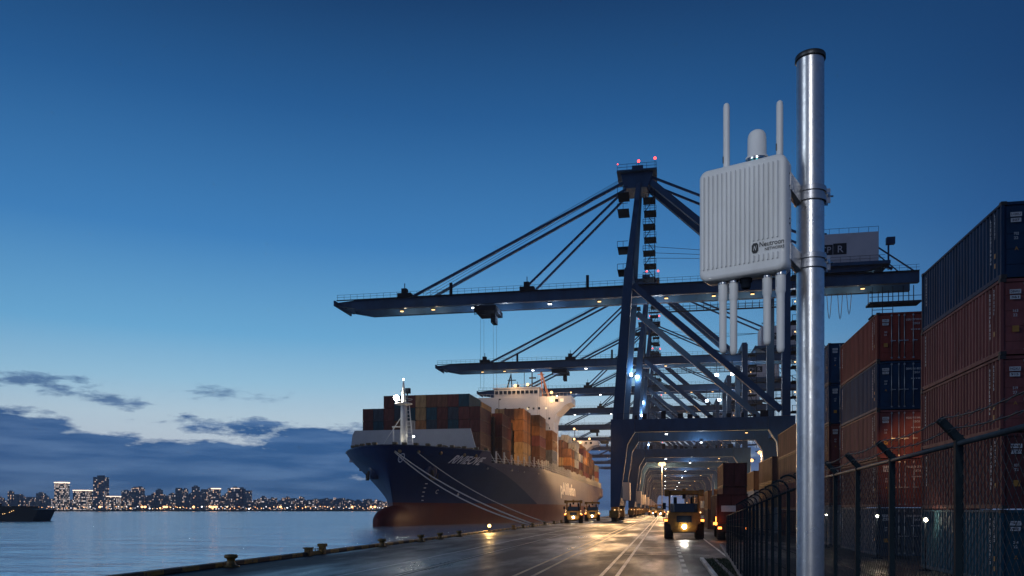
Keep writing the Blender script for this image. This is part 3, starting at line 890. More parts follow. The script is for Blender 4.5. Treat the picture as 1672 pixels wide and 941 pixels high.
# brackets and clamps
BRK = pm('bracket_steel', (0.42, 0.43, 0.45), (0.24, 0.25, 0.27), rough=0.36, metal=0.85, scale=18)
pl = root.matrix_basis.inverted() @ Vector((PX, PY, 0)); pl.z = 0
pc = Matrix.Translation(-Vector((pL.x, pL.y, 0)))
inv = Matrix.Rotation(-math.atan2(uu.y, uu.x), 3, 'Z')
lp = inv @ (Vector((PX, PY, 0)) - Vector((pL.x, pL.y, 0)))
for py_ in (322, 431):
    zc = at(1323, py_, 3.45).z - ZB
    br = MB()
    hgt = 0.036
    # back plate from the housing to the clamp
    br.box(BW - 0.012, lp.x - PR * 0.55, lp.y - 0.066, lp.y - 0.060, zc - hgt, zc + hgt)
    br.box(BW - 0.03, BW + 0.004, 0.07, lp.y + 0.02, zc - hgt, zc + hgt)
    br.prism([(BW - 0.01, 0.09), (lp.x - PR, lp.y - 0.04), (lp.x - PR, lp.y + 0.03), (BW - 0.01, lp.y + 0.02)], lambda u, v, a: (u, v, a), zc - hgt - 0.001, zc - hgt + 0.004)
    br.box(lp.x - PR * 0.62, lp.x - PR * 0.55, lp.y - 0.082, lp.y - 0.02, zc - hgt, zc + hgt)
    b_ = br.build('bracket', BRK, root, 0.002)
    for (bx, bz) in ((0.42, 0.3), (0.62, -0.35), (0.3, -0.45)):
        x = BW - 0.012 + (lp.x - PR - BW) * bx + 0.01
        MB().lathe([(0.0001, -0.010), (0.006, -0.010), (0.006, 0.0)], 6, (x, lp.y - 0.066, zc + bz * hgt), 0, Matrix.Rotation(R(-90), 3, 'X'), False).lathe([(0.009, -0.002), (0.009, 0.002)], 12, (x, lp.y - 0.066, zc + bz * hgt), 0, Matrix.Rotation(R(90), 3, 'X')).build('bolt', CHROME, b_)
    cl = MB()
    for dzc in (0.022, -0.018):
        cl.lathe([(PR + 0.0005, -0.011), (PR + 0.008, -0.011), (PR + 0.0088, -0.0106), (PR + 0.009, -0.0098), (PR + 0.009, -0.0092), (PR + 0.009, 0.0092), (PR + 0.009, 0.0098), (PR + 0.0088, 0.0106), (PR + 0.008, 0.011), (PR + 0.0005, 0.011)], 48, (lp.x, lp.y, zc + dzc), 0)
    cl.lathe([(PR + 0.003, -0.0175), (PR + 0.003, 0.0215)], 48, (lp.x, lp.y, zc), 0)
    # ears towards the right
    dirr = inv @ RGT
    a = Vector((lp.x, lp.y, zc)) + dirr * PR
    side = Vector((-dirr.y, dirr.x, 0))
    for s_ in (-0.014, 0.014):
        cl.bar(a + side * s_ - dirr * 0.008, a + side * s_ + dirr * 0.024, 0.004, 0.062)
    cl.build('clamp', BRK, root)
    for dzc in (0.004,):
        c0 = a + dirr * 0.012 + Vector((0, 0, dzc))
        bo = MB().tube(c0 - side * 0.03, c0 + side * 0.03, 0.0045, n=8)
        bo.tube(c0 - side * 0.026, c0 - side * 0.016, 0.0085, n=6, smooth=False).tube(c0 + side * 0.016, c0 + side * 0.026, 0.0085, n=6, smooth=False)
        bo.tube(c0 - dirr * 0.0, c0 + dirr * 0.03, 0.004, n=8)
        bo.build('bolt', CHROME, root)

# ------------------------------------------------------------------ cranes
def boxlamp(mb, x, y, z, s=0.35, m=0, ml=1, down=True):
    mb.box(x - s, x + s, y - s * 0.6, y + s * 0.6, z, z + 0.3, m)
    mb.box(x - s * 0.8, x + s * 0.8, y - s * 0.5, y + s * 0.5, z - 0.12, z - 0.003, ml)


def make_crane(label, full=True):
    c = empty('gantry_crane', (0, 0, 0), label, 'crane', 'ship to shore cranes in a row along the quay')
    G = 33.5; D = 24.0; T = 2.0
    xz = lambda y0: (lambda u, v, a: (u, a, v))
    f = lambda u, v, a: (u, a, v)
    for y in (0.0, D):
        # waterside leg, wide at the portal corner, slim below
        MB().prism([(-1.4, 3.0), (0.4, 3.0), (2.1, 16.0), (3.6, 18.5), (3.6, 21.2), (-1.35, 21.2)], f, y - T / 2, y + T / 2).build('leg', CRANE, c, 0.06)
        MB().prism([(G - 0.6, 3.0), (G + 1.3, 3.0), (G + 1.7, 21.2), (G - 3.4, 21.2), (G - 3.4, 18.5), (G - 1.8, 16.0)], f, y - T / 2, y + T / 2).build('leg', CRANE, c, 0.06)
        MB().box(3.61, G - 3.41, y - T / 2 + 0.1, y + T / 2 - 0.1, 18.5, 21.1).build('portal_beam', CRANE, c, 0.05)
        MB().prism([(-1.0, 21.25), (1.2, 21.25), (3.3, 52.5), (1.5, 52.5)], f, y - 0.9, y + 0.9).build('upper_leg', CRANE, c, 0.05)
        MB().box(G - 0.8, G + 0.8, y - 0.8, y + 0.8, 21.25, 52.5).build('upper_leg', CRANE, c, 0.05)
        MB().bar((3.2, y, 49.0), (G - 0.9, y, 22.4), 1.0, 1.25).build('diagonal_brace', CRANE, c)
    for x in (-0.4, G + 0.3):
        MB().box(x - 0.8, x + 0.8, T / 2 + 0.01, D - T / 2 - 0.01, 18.6, 20.9).build('side_beam', CRANE, c)
        MB().box(x - 0.75, x + 0.75, T / 2 + 0.01, D - T / 2 - 0.01, 3.3, 5.0).build('sill_beam', CRANE, c)
    MB().box(1.6, 3.2, 0.91, D - 0.91, 50.4, 52.4).build('cross_beam', CRANE, c)
    MB().box(G - 0.7, G + 0.7, 0.81, D - 0.81, 51.4, 53.2).build('cross_beam', CRANE, c)
    # bogies under the corners
    for x in (-0.5, G + 0.3):
        for y in (0.0, D):
            b = MB()
            b.prism([(y - 4.2, 0.75), (y + 4.2, 0.75), (y + 4.0, 1.9), (y + 1.3, 3.0), (y - 1.3, 3.0), (y - 4.0, 1.9)], lambda u, v, a: (a, u, v), x - 0.75, x + 0.75)
            b.box(x - 0.95, x + 0.95, y - 4.45, y - 3.6, 0.9, 2.3)
            bg_ = b.build('bogie', YELLOW, c, 0.05)
            if full:
                for k in range(4):
                    MB().tube((x - 0.55, y - 3.2 + k * 2.13, 0.42), (x + 0.55, y - 3.2 + k * 2.13, 0.42), 0.42, n=14).build('wheel', RUBBER, bg_)
                MB().ball((x + 0.2, y - 4.5, 2.4), 0.13, 8).build('marker_lamp', L_GOLD, bg_)
    MB().box(0.9, 2.4, 3.0, 7.5, 4.4, 8.2).build('switch_box', GREYBOX, c, 0.05)
    # boom
    for y in (8.0, 14.5):
        MB().prism([(60.5, 48.7), (60.5, 51.2), (-58, 51.2), (-65.2, 50.6), (-65.2, 50.0), (-59, 48.7)], f, y - 0.6, y + 0.6).build('boom_girder', CRANE, c, 0.05)
    tip = MB()
    tip.box(-65.6, -65.25, 6.2, 16.3, 49.6, 50.8)
    tip.box(-64, -63.2, 8.61, 13.89, 49.4, 50.2)
    for x in (-50, -36, -22, -8, 8, 22, 38, 52): tip.box(x - 0.25, x + 0.25, 8.61, 13.89, 50.2, 50.9)
    tip.build('cross_tie', CRANE, c)
    rl = MB()
    for y in (7.1, 15.4):
        step = 1.6 if full else 4
        x = -65.0
        while x < 60:
            rl.bar((x, y, 51.0), (x, y, 52.25), 0.05 if full else 0.12)
            x += step
        for z in (51.7, 52.25): rl.bar((-65.2, y, z), (60.4, y, z), 0.05 if full else 0.1)
        rl.box(-65.2, 60.4, y - 0.35, y + 0.35, 50.95, 51.03)
    rl.build('walkway_railing', STEEL_DARK, c)
    lamps = [(-50, 8.0), (-42.5, 8), (-33, 8.0), (-15.5, 8), (-4.5, 8.0), (10, 8), (20, 8.0), (28, 8), (42, 8.0), (50, 8)] if full else [(-40, 8), (-15, 8.0), (10, 8), (30, 8)]
    for x, y in lamps:
        q = MB(); boxlamp(q, x, y + 1.0, 48.35, 0.45); q.build('floodlight', [STEEL_DARK, L_WHITE if (int(x) % 2) else L_GOLD], c)
    # mast
    for y0, y1 in ((0.2, 9.6), (D - 0.2, 13.2)):
        MB().bar((2.4, y0, 52.4), (4.3, y1, 75.3), 1.25, 1.25, 0.95, 0.95).build('mast_leg', CRANE, c)
    MB().prism([(1.0, 72.6), (6.0, 72.6), (7.2, 75.9), (0.2, 75.9)], f, 8.4, 14.6).build('mast_head', CRANE, c, 0.05)
    pf = MB().box(-0.6, 8.0, 7.4, 15.6, 75.95, 76.25)
    for x in (-0.5, 1.6, 3.7, 5.8, 7.9):
        for y in (7.5, 15.5): pf.bar((x, y, 76.2), (x, y, 77.5), 0.07)
    for y in (7.5, 15.5):
        for z in (76.85, 77.5): pf.bar((-0.5, y, z), (7.9, y, z), 0.06)
    pf.box(2.6, 5.0, 9.5, 13.5, 76.26, 77.9)
    pf.bar((4.0, 11, 77.9), (4.0, 11, 79.3), 0.1).bar((7.6, 8, 76.2), (7.6, 8, 78.3), 0.08)
    pf.build('mast_platform', CRANE, c)
    for x, y, z in ((4.0, 10.9, 79.4), (7.6, 8.0, 78.5), (-0.4, 7.6, 77.6)):
        MB().ball((x, y, z), 0.3 if x > 0 else 0.15, 8).build('beacon', L_RED, c)
    if full:
        st = MB()
        z = 53.0; k = 0
        while z < 72.5:
            x0 = 5.0 + 0.2 * (k % 2); st.box(x0, x0 + 2.6, 9, 13, z, z + 0.15)
            for xx in (x0, x0 + 1.3, x0 + 2.6):
                st.bar((xx, 9, z), (xx, 9, z + 1.2), 0.09); st.bar((xx, 13, z), (xx, 13, z + 1.2), 0.09)
            st.bar((x0, 9, z + 1.2), (x0 + 2.6, 9, z + 1.2), 0.08); st.bar((x0, 9, z + 0.65), (x0 + 2.6, 9, z + 0.65), 0.06)
            st.bar((x0 + (0.3 if k % 2 else 2.3), 9.2, z + 0.1), (x0 + (2.3 if k % 2 else 0.3), 9.2, z + 3.0), 0.28, 0.1)
            z += 2.9; k += 1
        st.bar((7.5, 9, 52), (7.5, 9, 73), 0.12); st.bar((5.4, 13, 52), (5.4, 13, 73), 0.12)
        for z in (53.2, 58.0, 66.0, 69.5):
            st.box(-0.2, 2.2, 3.0, 8.0, z, z + 0.15)
            for xx in (-0.2, 1.0): st.bar((xx, 3, z), (xx, 3, z + 1.3), 0.09)
            st.bar((-0.2, 3, z + 1.3), (2.0, 3, z + 1.3), 0.08)
        st.build('mast_stairs', STEEL_DARK, c)
    # stays
    for y0, y1 in ((9.3, 8.0), (13.6, 14.5)):
        MB().bar((1.6, y0, 74.6), (-47, y1, 51.3), 0.5, 0.55).build('forestay', CRANE, c)
        MB().bar((2.4, y0, 73.8), (-21.5, y1, 51.3), 0.42, 0.45).build('forestay', CRANE, c)
        MB().bar((5.2, y0, 75.2), (G - 3, y1, 52.0), 1.15, 1.25).build('backstay', CRANE, c)
        MB().bar((6.2, y0, 75.3), (55.5, y1, 51.8), 0.42, 0.45).build('backstay', CRANE, c)
    if full:
        rp = MB()
        for y0, dz_ in ((10.2, 0.9), (11, 0.5), (11.8, 0.1), (12.6, -0.3)):
            rp.tube((0.6, y0, 75.6), (-45, y0, 51.9 + dz_), 0.045, n=4)
        for dz_ in (0, 1.2, 2.6): rp.path([(6, 11.3, 58 + dz_), (18, 11.3, 57.2 + dz_ * 0.7), (30, 11.3, 57.4 + dz_ * 0.4), (38.5, 11.3, 58)], 0.05, 4)
        for x in (-31.5, -28.5):
            for y in (9.5, 13): rp.tube((x, y, 46.4), (x, y, 30), 0.03, n=3)
        rp.build('hoist_rope', ROPE_BLACK, c)
        for x, s in ((-49, 1), (-20.5, 1), (-38, 0), (-7, 0)):
            dv = MB()
            if s: dv.box(x - 1.6, x + 1.6, 7.4, 9.4, 51.2, 52.1).box(x - 0.7, x + 0.5, 7.6, 9.0, 52.1, 53.2).bar((x, 8, 53), (x, 8, 54.4), 0.15)
            else: dv.box(x - 0.3, x + 0.3, 7.6, 8.2, 51.2, 53.9)
            dv.build('sheave_stand' if s else 'boom_post', STEEL_DARK, c)
    tr = MB().box(-32.5, -27.5, 7.2, 15.2, 47.2, 48.3)
    for x in (-32.3, -30, -27.7): tr.bar((x, 7.2, 46.3), (x, 7.2, 47.4), 0.12)
    tr.bar((-32.4, 7.2, 46.4), (-27.6, 7.2, 46.4), 0.14).box(-29, -28, 9, 12, 44.8, 46.6)
    tr.build('trolley', STEEL_DARK, c)
    # machinery house
    hs = MB().box(39.0, 52.5, 6.4, 16.2, 53.0, 59.2).build('machinery_house', HOUSE, c, 0.05)
    MB().box(37.0, 54.5, 5.4, 17.2, 52.3, 52.95).prism([(41, 51.3), (50, 51.3), (53.5, 52.28), (38, 52.28)], f, 6.5, 16.1).build('house_deck', CRANE, c)
    rr = MB()
    for x in [39.2 + 1.9 * i for i in range(8)]:
        rr.bar((x, 6.6, 59.2), (x, 6.6, 60.3), 0.06); rr.bar((x, 5.5, 52.9), (x, 5.5, 54.1), 0.06)
    rr.bar((39.1, 6.6, 60.3), (52.5, 6.6, 60.3), 0.06); rr.bar((38.5, 5.5, 54.1), (53.5, 5.5, 54.1), 0.06); rr.bar((38.5, 5.5, 53.5), (53.5, 5.5, 53.5), 0.05)
    rr.bar((39.2, 6.5, 60.0), (42.5, 6.5, 59.3), 0.1, 0.25)
    rr.build('railing', STEEL_DARK, hs)
    nm = MB().add([(41.0, 6.37, 54.9), (43.6, 6.37, 54.9), (43.6, 6.37, 57.0), (41.0, 6.37, 57.0)], [(0, 1, 2, 3)]).add([(43.7, 6.37, 54.9), (46.3, 6.37, 54.9), (46.3, 6.37, 57.2), (43.7, 6.37, 57.2)], [(0, 1, 2, 3)])
    letters('CP', lambda u, v: (41.3 + u, 6.34, 55.3 + v), nm, 2.0, 1.3, m=1); letters('R', lambda u, v: (44.6 + u, 6.34, 55.3 + v), nm, 1.1, 1.4, m=1)
    nm.build('name_board', [STEEL_DARK, HOUSE], hs)
    af = MB()
    af.bar((52.6, 9, 57), (60, 9, 51.4), 0.25).bar((52.6, 9, 55.5), (57, 9, 51.4), 0.2).bar((55, 9, 52), (55, 9, 57.8), 0.3).box(54.6, 56.2, 8.5, 9.6, 57.2, 58.6)
    af.build('tail_frame', CRANE, c)
    if full:
        fe = MB()
        for x0, dp in ((42.5, 4.5), (44.0, 5.4), (46.2, 5.6), (48.0, 4.6)):
            fe.path([(x0 + 1.0 * t / 8 - 0.3, 13, 48.6 - dp * math.sin(PI * t / 8)) for t in range(9)], 0.07, 5)
        fe.build('festoon_cable', ROPE_BLACK, c)
        lw = MB().box(6, 36, 15.6, 16.6, 47.0, 47.12)
        x = 6.2
        while x < 36:
            lw.bar((x, 15.7, 47.0), (x, 15.7, 48.7), 0.08); lw.bar((x, 16.5, 47.0), (x, 16.5, 48.4), 0.08); x += 1.5
        for z in (47.6, 48.2): lw.bar((6, 15.7, z), (36, 15.7, z), 0.07); lw.bar((6, 16.5, z), (36, 16.5, z), 0.07)
        lw.build('lower_walkway', STEEL_DARK, c)
        mpf = MB().box(51.5, 61.5, 9.5, 13.0, 45.2, 45.6).box(52, 56, 9.5, 13, 42.6, 42.9)
        for x in (52, 54, 56, 58, 60): mpf.bar((x, 9.6, 45.5), (x, 9.6, 48.7), 0.14); mpf.bar((x, 12.9, 45.5), (x, 12.9, 48.7), 0.14)
        for x in (52, 54, 56): mpf.bar((x, 9.6, 42.8), (x, 9.6, 45.4), 0.12)
        mpf.bar((51.5, 9.6, 46.6), (61.5, 9.6, 46.6), 0.1).bar((52, 9.6, 43.9), (56, 9.6, 43.9), 0.1)
        mpf.build('hanging_platform', STEEL_DARK, c)
        ls = MB()
        z = 22.0; k = 0
        while z < 50:
            ls.box(G + 1.0, G + 3.4, -1, 3, z, z + 0.14)
            for xx in (G + 1.1, G + 2.2, G + 3.3): ls.bar((xx, -1, z), (xx, -1, z + 1.2), 0.09)
            ls.bar((G + 1.0, -1, z + 1.2), (G + 3.4, -1, z + 1.2), 0.08)
            ls.bar((G + (1.2 if k % 2 else 3.2), -0.7, z), (G + (3.2 if k % 2 else 1.2), -0.7, z + 3), 0.3, 0.1)
            z += 3; k += 1
        ls.bar((G + 3.3, -1, 21), (G + 3.3, -1, 50), 0.12)
        ls.build('leg_stairs', STEEL_DARK, c)
        for z in (24.2, 30.2, 36.2, 42.2):
            MB().ball((G + 1.6, -1.1, z + 1.6), 0.16, 6).build('stair_lamp', L_WARM, c)
        # clutter standing on the portal beam
        cl = MB()
        x = 3.5
        while x < G - 4:
            w_ = random.uniform(0.3, 1.6); cl.box(x, x + w_, -0.6, 0.6, 21.12, 21.12 + random.uniform(0.4, 1.7)); x += w_ + random.uniform(0.5, 3.0)
        x = 0
        while x < G:
            cl.bar((x, -0.98, 21.1), (x, -0.98, 22.3), 0.05); x += 1.6
        cl.bar((0, -0.98, 22.3), (G, -0.98, 22.3), 0.05)
        cl.build('beam_equipment', STEEL_DARK, c)
    # lamps under the portal and on the legs
    for x, y, z, m in ((10, 1.2, 18.45, L_WHITE), (18, D - 1.2, 18.4, L_WHITE), (26, 1.2, 18.45, L_GOLD)):
        q = MB(); boxlamp(q, x, y, z - 0.3, 0.3); q.build('floodlight', [STEEL_DARK, m], c)
    MB().box(G - 2.6, G - 2.0, -1.3, -1.0, 8.6, 9.2).build('leg_lamp', L_GOLD, c)
    MB().box(1.6, 2.2, D - 1.4, D - 1.05, 34.0, 34.6).build('leg_lamp', L_WHITE, c)
    return c


ORD = ['first and nearest', 'second', 'third', 'fourth', 'fifth', 'sixth', 'seventh', 'eighth', 'ninth', 'tenth']
CY = [167, 250, 310, 375, 450, 530, 610, 700, 800, 910]
CXW = -9.6
full = make_crane('tall blue ship to shore crane, first and nearest, its boom over the ship bow', True)
lite = None
cranes = []
for i, y in enumerate(CY):
    if i == 0: o = full
    elif i < 4: o = copy_tree(full)
    elif lite is None: lite = o = make_crane('x', False)
    else: o = copy_tree(lite)
    if i: o['label'] = f"blue ship to shore crane, {ORD[i]} in the row counting from the near end"
    o.location = (CXW, y, 0)
    cranes.append(o)

for i, o in enumerate(cranes[:4]):
    for ch in o.children:
        if i and ch.name.split('.')[0] == 'trolley': ch.location.x = (6, -14, 18)[i - 1]
    if i in (1, 2):
        for x, y, z in ((1.3, -0.9, 43.5), (25.7, 7.0, 44.6), (30.4, 7.0, 44.8)):
            q = MB().box(x - 0.6, x + 0.6, y, y + 0.5, z - 0.5, z + 0.5).bar((x, y + 0.3, z + 0.5), (x, y + 0.3, z + 4.2), 0.2).box(x - 0.5, x + 0.5, y - 0.12, y - 0.003, z - 0.4, z + 0.4, 1)
            q.build('area_lamp', [STEEL_DARK, em('led_array', (0.72, 0.87, 1.0), 30)], o)
            light('POINT', (CXW + x, CY[i] + y - 0.8, z - 0.4), 1500, (0.75, 0.88, 1.0), 0.4)
# light from the crane fixtures
for y in (167, 250, 310, 375):
    for x in (-26, 8, 36):
        light('POINT', (CXW + x, y + 11.2, 46.6), 900, COLD, 0.4)
    light('POINT', (CXW + 9, y + 2, 12.0), 1900 if y < 300 else 6500, (1, 0.5, 0.2), 0.4)
    light('POINT', (CXW + 18, y + 21, 16.6), 1500, COLD, 0.4)
    light('POINT', (CXW + 3.0, y + 22, 35), 2500, COLD, 0.3)
    light('POINT', (CXW + 30.5, y - 2.0, 9), 5000, WARM, 0.3)
for y in (167, 250):
    for x in (-50, -42.5, -33, -15.5, -4.5, 10, 20, 28, 42, 50): light('POINT', (CXW + x, y + 10.2, 48.2), 800, COLD if int(x) % 2 else (1, 0.8, 0.55), 0.2)
for y in (450, 530, 610, 700, 800):
    light('POINT', (CXW + 16, y + 12, 9.0), 15000, (1, 0.46, 0.17), 0.5)

# ------------------------------------------------------------------ ship
SX, SY = -56.0, 154.0
B = 24.0


def zfrac(z): return max(0.0, min(1.0, z / 15.6))
BULB = 3.3


def stem(z):
    """how far the stem lies behind the foremost deck point; below BULB the bulbous bow runs out ahead of it"""
    if z >= BULB: return 5.5 * (1 - ((z - BULB) / (15.6 - BULB)) ** 1.15)
    return 5.5 - 8.6 * math.sqrt(max(0.0, 1 - (max(z, 0.0) / BULB) ** 2))


def ztop(D): return 15.6 if D < 22 else 13.3 if D > 24.5 else 15.6 - 2.3 * (D - 22) / 2.5


def halfb(D, z):
    zf = zfrac(z) ** 1.35
    L = 86 + (50 - 86) * zf; p = 1.42 + (1.5 - 1.42) * zf
    q = 1.0 - 0.4 * max(0.0, min(1.0, (z - 5) / 9.0)) ** 1.2
    Dh = D if z >= BULB else D + stem(z) - 5.5
    t = max(0.0, min(1.0, Dh / L))
    b = B * (1 - (1 - t) ** p) ** q
    if z < BULB:
        bb = 2.5 * math.sqrt(max(0.0, 1 - (1 - min(D / 5.0, 1)) ** 2)) * math.sqrt(max(0.0, 1 - (max(z, 0) / (BULB + 0.25)) ** 2))
        b = (b ** 3 + bb ** 3) ** (1 / 3)
    if D > 222 and z < 9: b *= 1 - ((D - 222) / 43) ** 2 * 0.55 * (1 - max(z, 0) / 9)
    return b


def hull_mat():
    m, nt, out = nodes_of('ship_hull')
    b = N(nt, 'ShaderNodeBsdfPrincipled'); nt.links.new(b.outputs[0], out.inputs[0])
    tc = N(nt, 'ShaderNodeTexCoord'); s = N(nt, 'ShaderNodeSeparateXYZ'); nt.links.new(tc.outputs['Object'], s.inputs[0])
    n1 = N(nt, 'ShaderNodeTexNoise', i_Scale=0.25, i_Detail=8.0, i_Roughness=0.65)
    mp = N(nt, 'ShaderNodeMapping'); mp.inputs['Scale'].default_value = (1, 1, 0.3); nt.links.new(tc.outputs['Object'], mp.inputs[0]); nt.links.new(mp.outputs[0], n1.inputs['Vector'])
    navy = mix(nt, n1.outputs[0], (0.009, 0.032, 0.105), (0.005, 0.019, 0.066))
    slate = mix(nt, n1.outputs[0], (0.155, 0.145, 0.195), (0.11, 0.10, 0.14))  # floodlight on the flat side put into the colour, over a navy hull
    # plating seams of the side
    br = N(nt, 'ShaderNodeTexBrick', offset=0.5, i_Scale=1.0); br.inputs['Mortar Size'].default_value = 0.04
    br.inputs['Brick Width'].default_value = 9.0; br.inputs['Row Height'].default_value = 3.1
    cx = N(nt, 'ShaderNodeCombineXYZ'); nt.links.new(s.outputs[1], cx.inputs[0]); nt.links.new(s.outputs[2], cx.inputs[1]); nt.links.new(cx.outputs[0], br.inputs['Vector'])
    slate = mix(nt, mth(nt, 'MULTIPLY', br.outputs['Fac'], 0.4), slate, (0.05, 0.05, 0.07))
    navy = mix(nt, mth(nt, 'MULTIPLY', br.outputs['Fac'], 0.35), navy, (0.004, 0.008, 0.02))
    red = mix(nt, n1.outputs[0], (0.135, 0.024, 0.022), (0.07, 0.016, 0.016))
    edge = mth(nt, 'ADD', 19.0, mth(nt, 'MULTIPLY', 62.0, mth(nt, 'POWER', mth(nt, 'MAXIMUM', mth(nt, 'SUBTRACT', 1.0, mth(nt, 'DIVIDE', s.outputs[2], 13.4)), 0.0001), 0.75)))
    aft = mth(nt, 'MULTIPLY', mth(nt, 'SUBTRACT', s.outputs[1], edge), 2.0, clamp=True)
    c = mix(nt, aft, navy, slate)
    c = mix(nt, mth(nt, 'MULTIPLY', mth(nt, 'SUBTRACT', 4.0, s.outputs[2]), 12.0, clamp=True), c, red)
    # rust runs
    n2 = N(nt, 'ShaderNodeTexNoise', i_Scale=0.9, i_Detail=6.0); mp2 = N(nt, 'ShaderNodeMapping'); mp2.inputs['Scale'].default_value = (1, 1, 0.06)
    nt.links.new(tc.outputs['Object'], mp2.inputs[0]); nt.links.new(mp2.outputs[0], n2.inputs['Vector'])
    c = mix(nt, mth(nt, 'MULTIPLY', mth(nt, 'SUBTRACT', n2.outputs[0], 0.66), 4.0, clamp=True), c, (0.08, 0.04, 0.025))
    nt.links.new(c, b.inputs['Base Color'])
    nt.links.new(mth(nt, 'ADD', 0.46, mth(nt, 'MULTIPLY', n1.outputs[0], 0.16)), b.inputs['Roughness']); b.inputs['Specular IOR Level'].default_value = 0.14
    n3 = N(nt, 'ShaderNodeTexNoise', i_Scale=0.45, i_Detail=2.0); nt.links.new(tc.outputs['Object'], n3.inputs['Vector'])
    bp = N(nt, 'ShaderNodeBump', i_Strength=0.25, i_Distance=0.08); nt.links.new(n3.outputs[0], bp.inputs['Height']); nt.links.new(bp.outputs[0], b.inputs['Normal'])
    return m


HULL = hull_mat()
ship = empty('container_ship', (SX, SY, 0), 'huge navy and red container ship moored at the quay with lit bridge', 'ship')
DS = [0, 0.25, 0.7, 1.4, 2.3, 3.4, 4.8, 6.4, 8.2, 10.3, 12.6, 15.2, 18.2, 21.9, 22.6, 23.4, 24.6, 28, 32, 37, 43, 50, 58, 67, 77, 88, 102, 120, 140, 165, 190, 215, 225, 235, 245, 255, 262, 265]
NZ = 44
hl = MB()
for sg in (1, -1):
    vs = []
    for D in DS:
        for r_ in range(NZ + 1):
            z = -3 + (ztop(D) + 3) * (r_ / NZ)
            vs.append((sg * halfb(D, z), stem(z) + D, z))
    n_ = NZ + 1
    hl.add(vs, [(i * n_ + j, i * n_ + j + 1, (i + 1) * n_ + j + 1, (i + 1) * n_ + j) for i in range(len(DS) - 1) for j in range(NZ)], True)
# transom
tv = []
for r_ in range(NZ + 1):
    z = -3 + 16.3 * r_ / NZ; b_ = halfb(265, z); tv += [(b_, stem(z) + 265, z), (-b_, stem(z) + 265, z)]
hl.add(tv, [(2 * j, 2 * j + 2, 2 * j + 3, 2 * j + 1) for j in range(NZ)])
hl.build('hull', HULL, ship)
DECKM = pm('ship_deck_paint', (0.06, 0.055, 0.05), rough=0.7)
for (a, b_, zz) in ((0.7, 23.5, 14.2), (23.4, 264.5, 12.2)):
    dk = MB(); vs = []
    ds = [D for D in DS if a <= D <= b_]
    for D in ds: vs += [(halfb(D, zz) - 0.08, stem(zz) + D, zz), (-halfb(D, zz) + 0.08, stem(zz) + D, zz)]
    dk.add(vs, [(2 * i, 2 * i + 1, 2 * i + 3, 2 * i + 2) for i in range(len(ds) - 1)])
    dk.build('deck', DECKM, ship)
# rail cap on the bulwark
for sg in (1, -1):
    MB().path([(sg * halfb(D, 15.6), stem(15.6) + D, 15.62) for D in DS if D < 22], 0.14, 6).build('bulwark_rail', pm('hull_navy_trim', (0.012, 0.03, 0.085), rough=0.4), ship)

def on_hull(D, z, off=0.06):
    return Vector((halfb(D, z) + off, stem(z) + D, z))


# names: italic on the bow, tall thin letters on the side, emblem near the stem
WHITEP = pm('hull_lettering', (0.85, 0.85, 0.85), (0.7, 0.7, 0.7), rough=0.5, scale=1.0)
nm = letters('RIVIEOVE', lambda u, v: on_hull(11.2 + u * 0.95, 12.5 + v, 0.12), None, 10.6, 1.75, shear=0.45, bold=0.03)
nm.build('ship_name', WHITEP, ship)
letters('pAlillefan', lambda u, v: on_hull(90 + u, 6.0 + v, 0.08), None, 42.0, 5.3, bold=0.035).build('company_name', pm('side_lettering', (0.85, 0.8, 0.74), (0.7, 0.65, 0.6), rough=0.5), ship)
em_ = MB()
for k in range(16):
    a0, a1 = 2 * PI * k / 16, 2 * PI * (k + 1) / 16
    q = [on_hull(1.35 + rr * math.cos(a) * 0.42, 13.1 + rr * math.sin(a) * 1.0, 0.1) for rr, a in ((0.95, a0), (0.95, a1), (0.72, a1), (0.72, a0))]
    em_.add(q, [(0, 1, 2, 3)])
letters('R', lambda u, v: on_hull(1.18 + u * 0.42, 12.65 + v, 0.1), em_, 0.75, 0.9)
em_.build('bow_emblem', WHITEP, ship)
mk = MB()
for k in range(5): mk.add([on_hull(8.5 + dx, 4.4 + k * 0.9 + dz_, 0.08) for dx, dz_ in ((0, 0), (0.7, 0), (0.7, 0.16), (0, 0.16))], [(0, 1, 2, 3)])
letters('C', lambda u, v: on_hull(12.5 + u, 6.0 + v, 0.08), mk, 0.8, 0.9); letters('6', lambda u, v: on_hull(20 + u, 5.6 + v, 0.08), mk, 0.8, 0.9)
mk.build('draught_mark', WHITEP, ship)
# anchors in their pockets
for sg in (1, -1):
    D, z = 8.2, 10.7
    p = Vector((sg * halfb(D, z), stem(z) + D, z)); nv = Vector((sg * 0.9, -0.45, -0.15)).normalized()
    an = MB()
    Mx = nv.to_track_quat('Z', 'Y').to_matrix()
    an.lathe([(1.9, -0.8), (1.75, 0.5), (1.2, 0.75), (0.9, 0.6), (0.0, 0.6)], 20, p, 0, Mx)
    pk = an.build('anchor_pocket', pm('hull_navy_trim', (0.012, 0.03, 0.085)), ship)
    a2 = MB(); up = Vector((0, 0, 1)); sd_ = nv.cross(up).normalized()
    c0 = p + nv * 0.8
    a2.bar(c0 + up * 0.3, c0 - up * 1.5 + nv * 0.3, 0.4, 0.4)
    a2.bar(c0 - up * 1.5 - sd_ * 1.2 + nv * 0.3, c0 - up * 1.5 + sd_ * 1.2 + nv * 0.3, 0.55, 0.5)
    for q in (-1, 1): a2.bar(c0 - up * 1.6 + sd_ * 1.1 * q + nv * 0.3, c0 - up * 0.2 + sd_ * 1.35 * q + nv * 0.45, 0.5, 0.35, 0.15, 0.15)
    a2.build('anchor', pm('anchor_iron', (0.05, 0.035, 0.02), rough=0.6), pk)
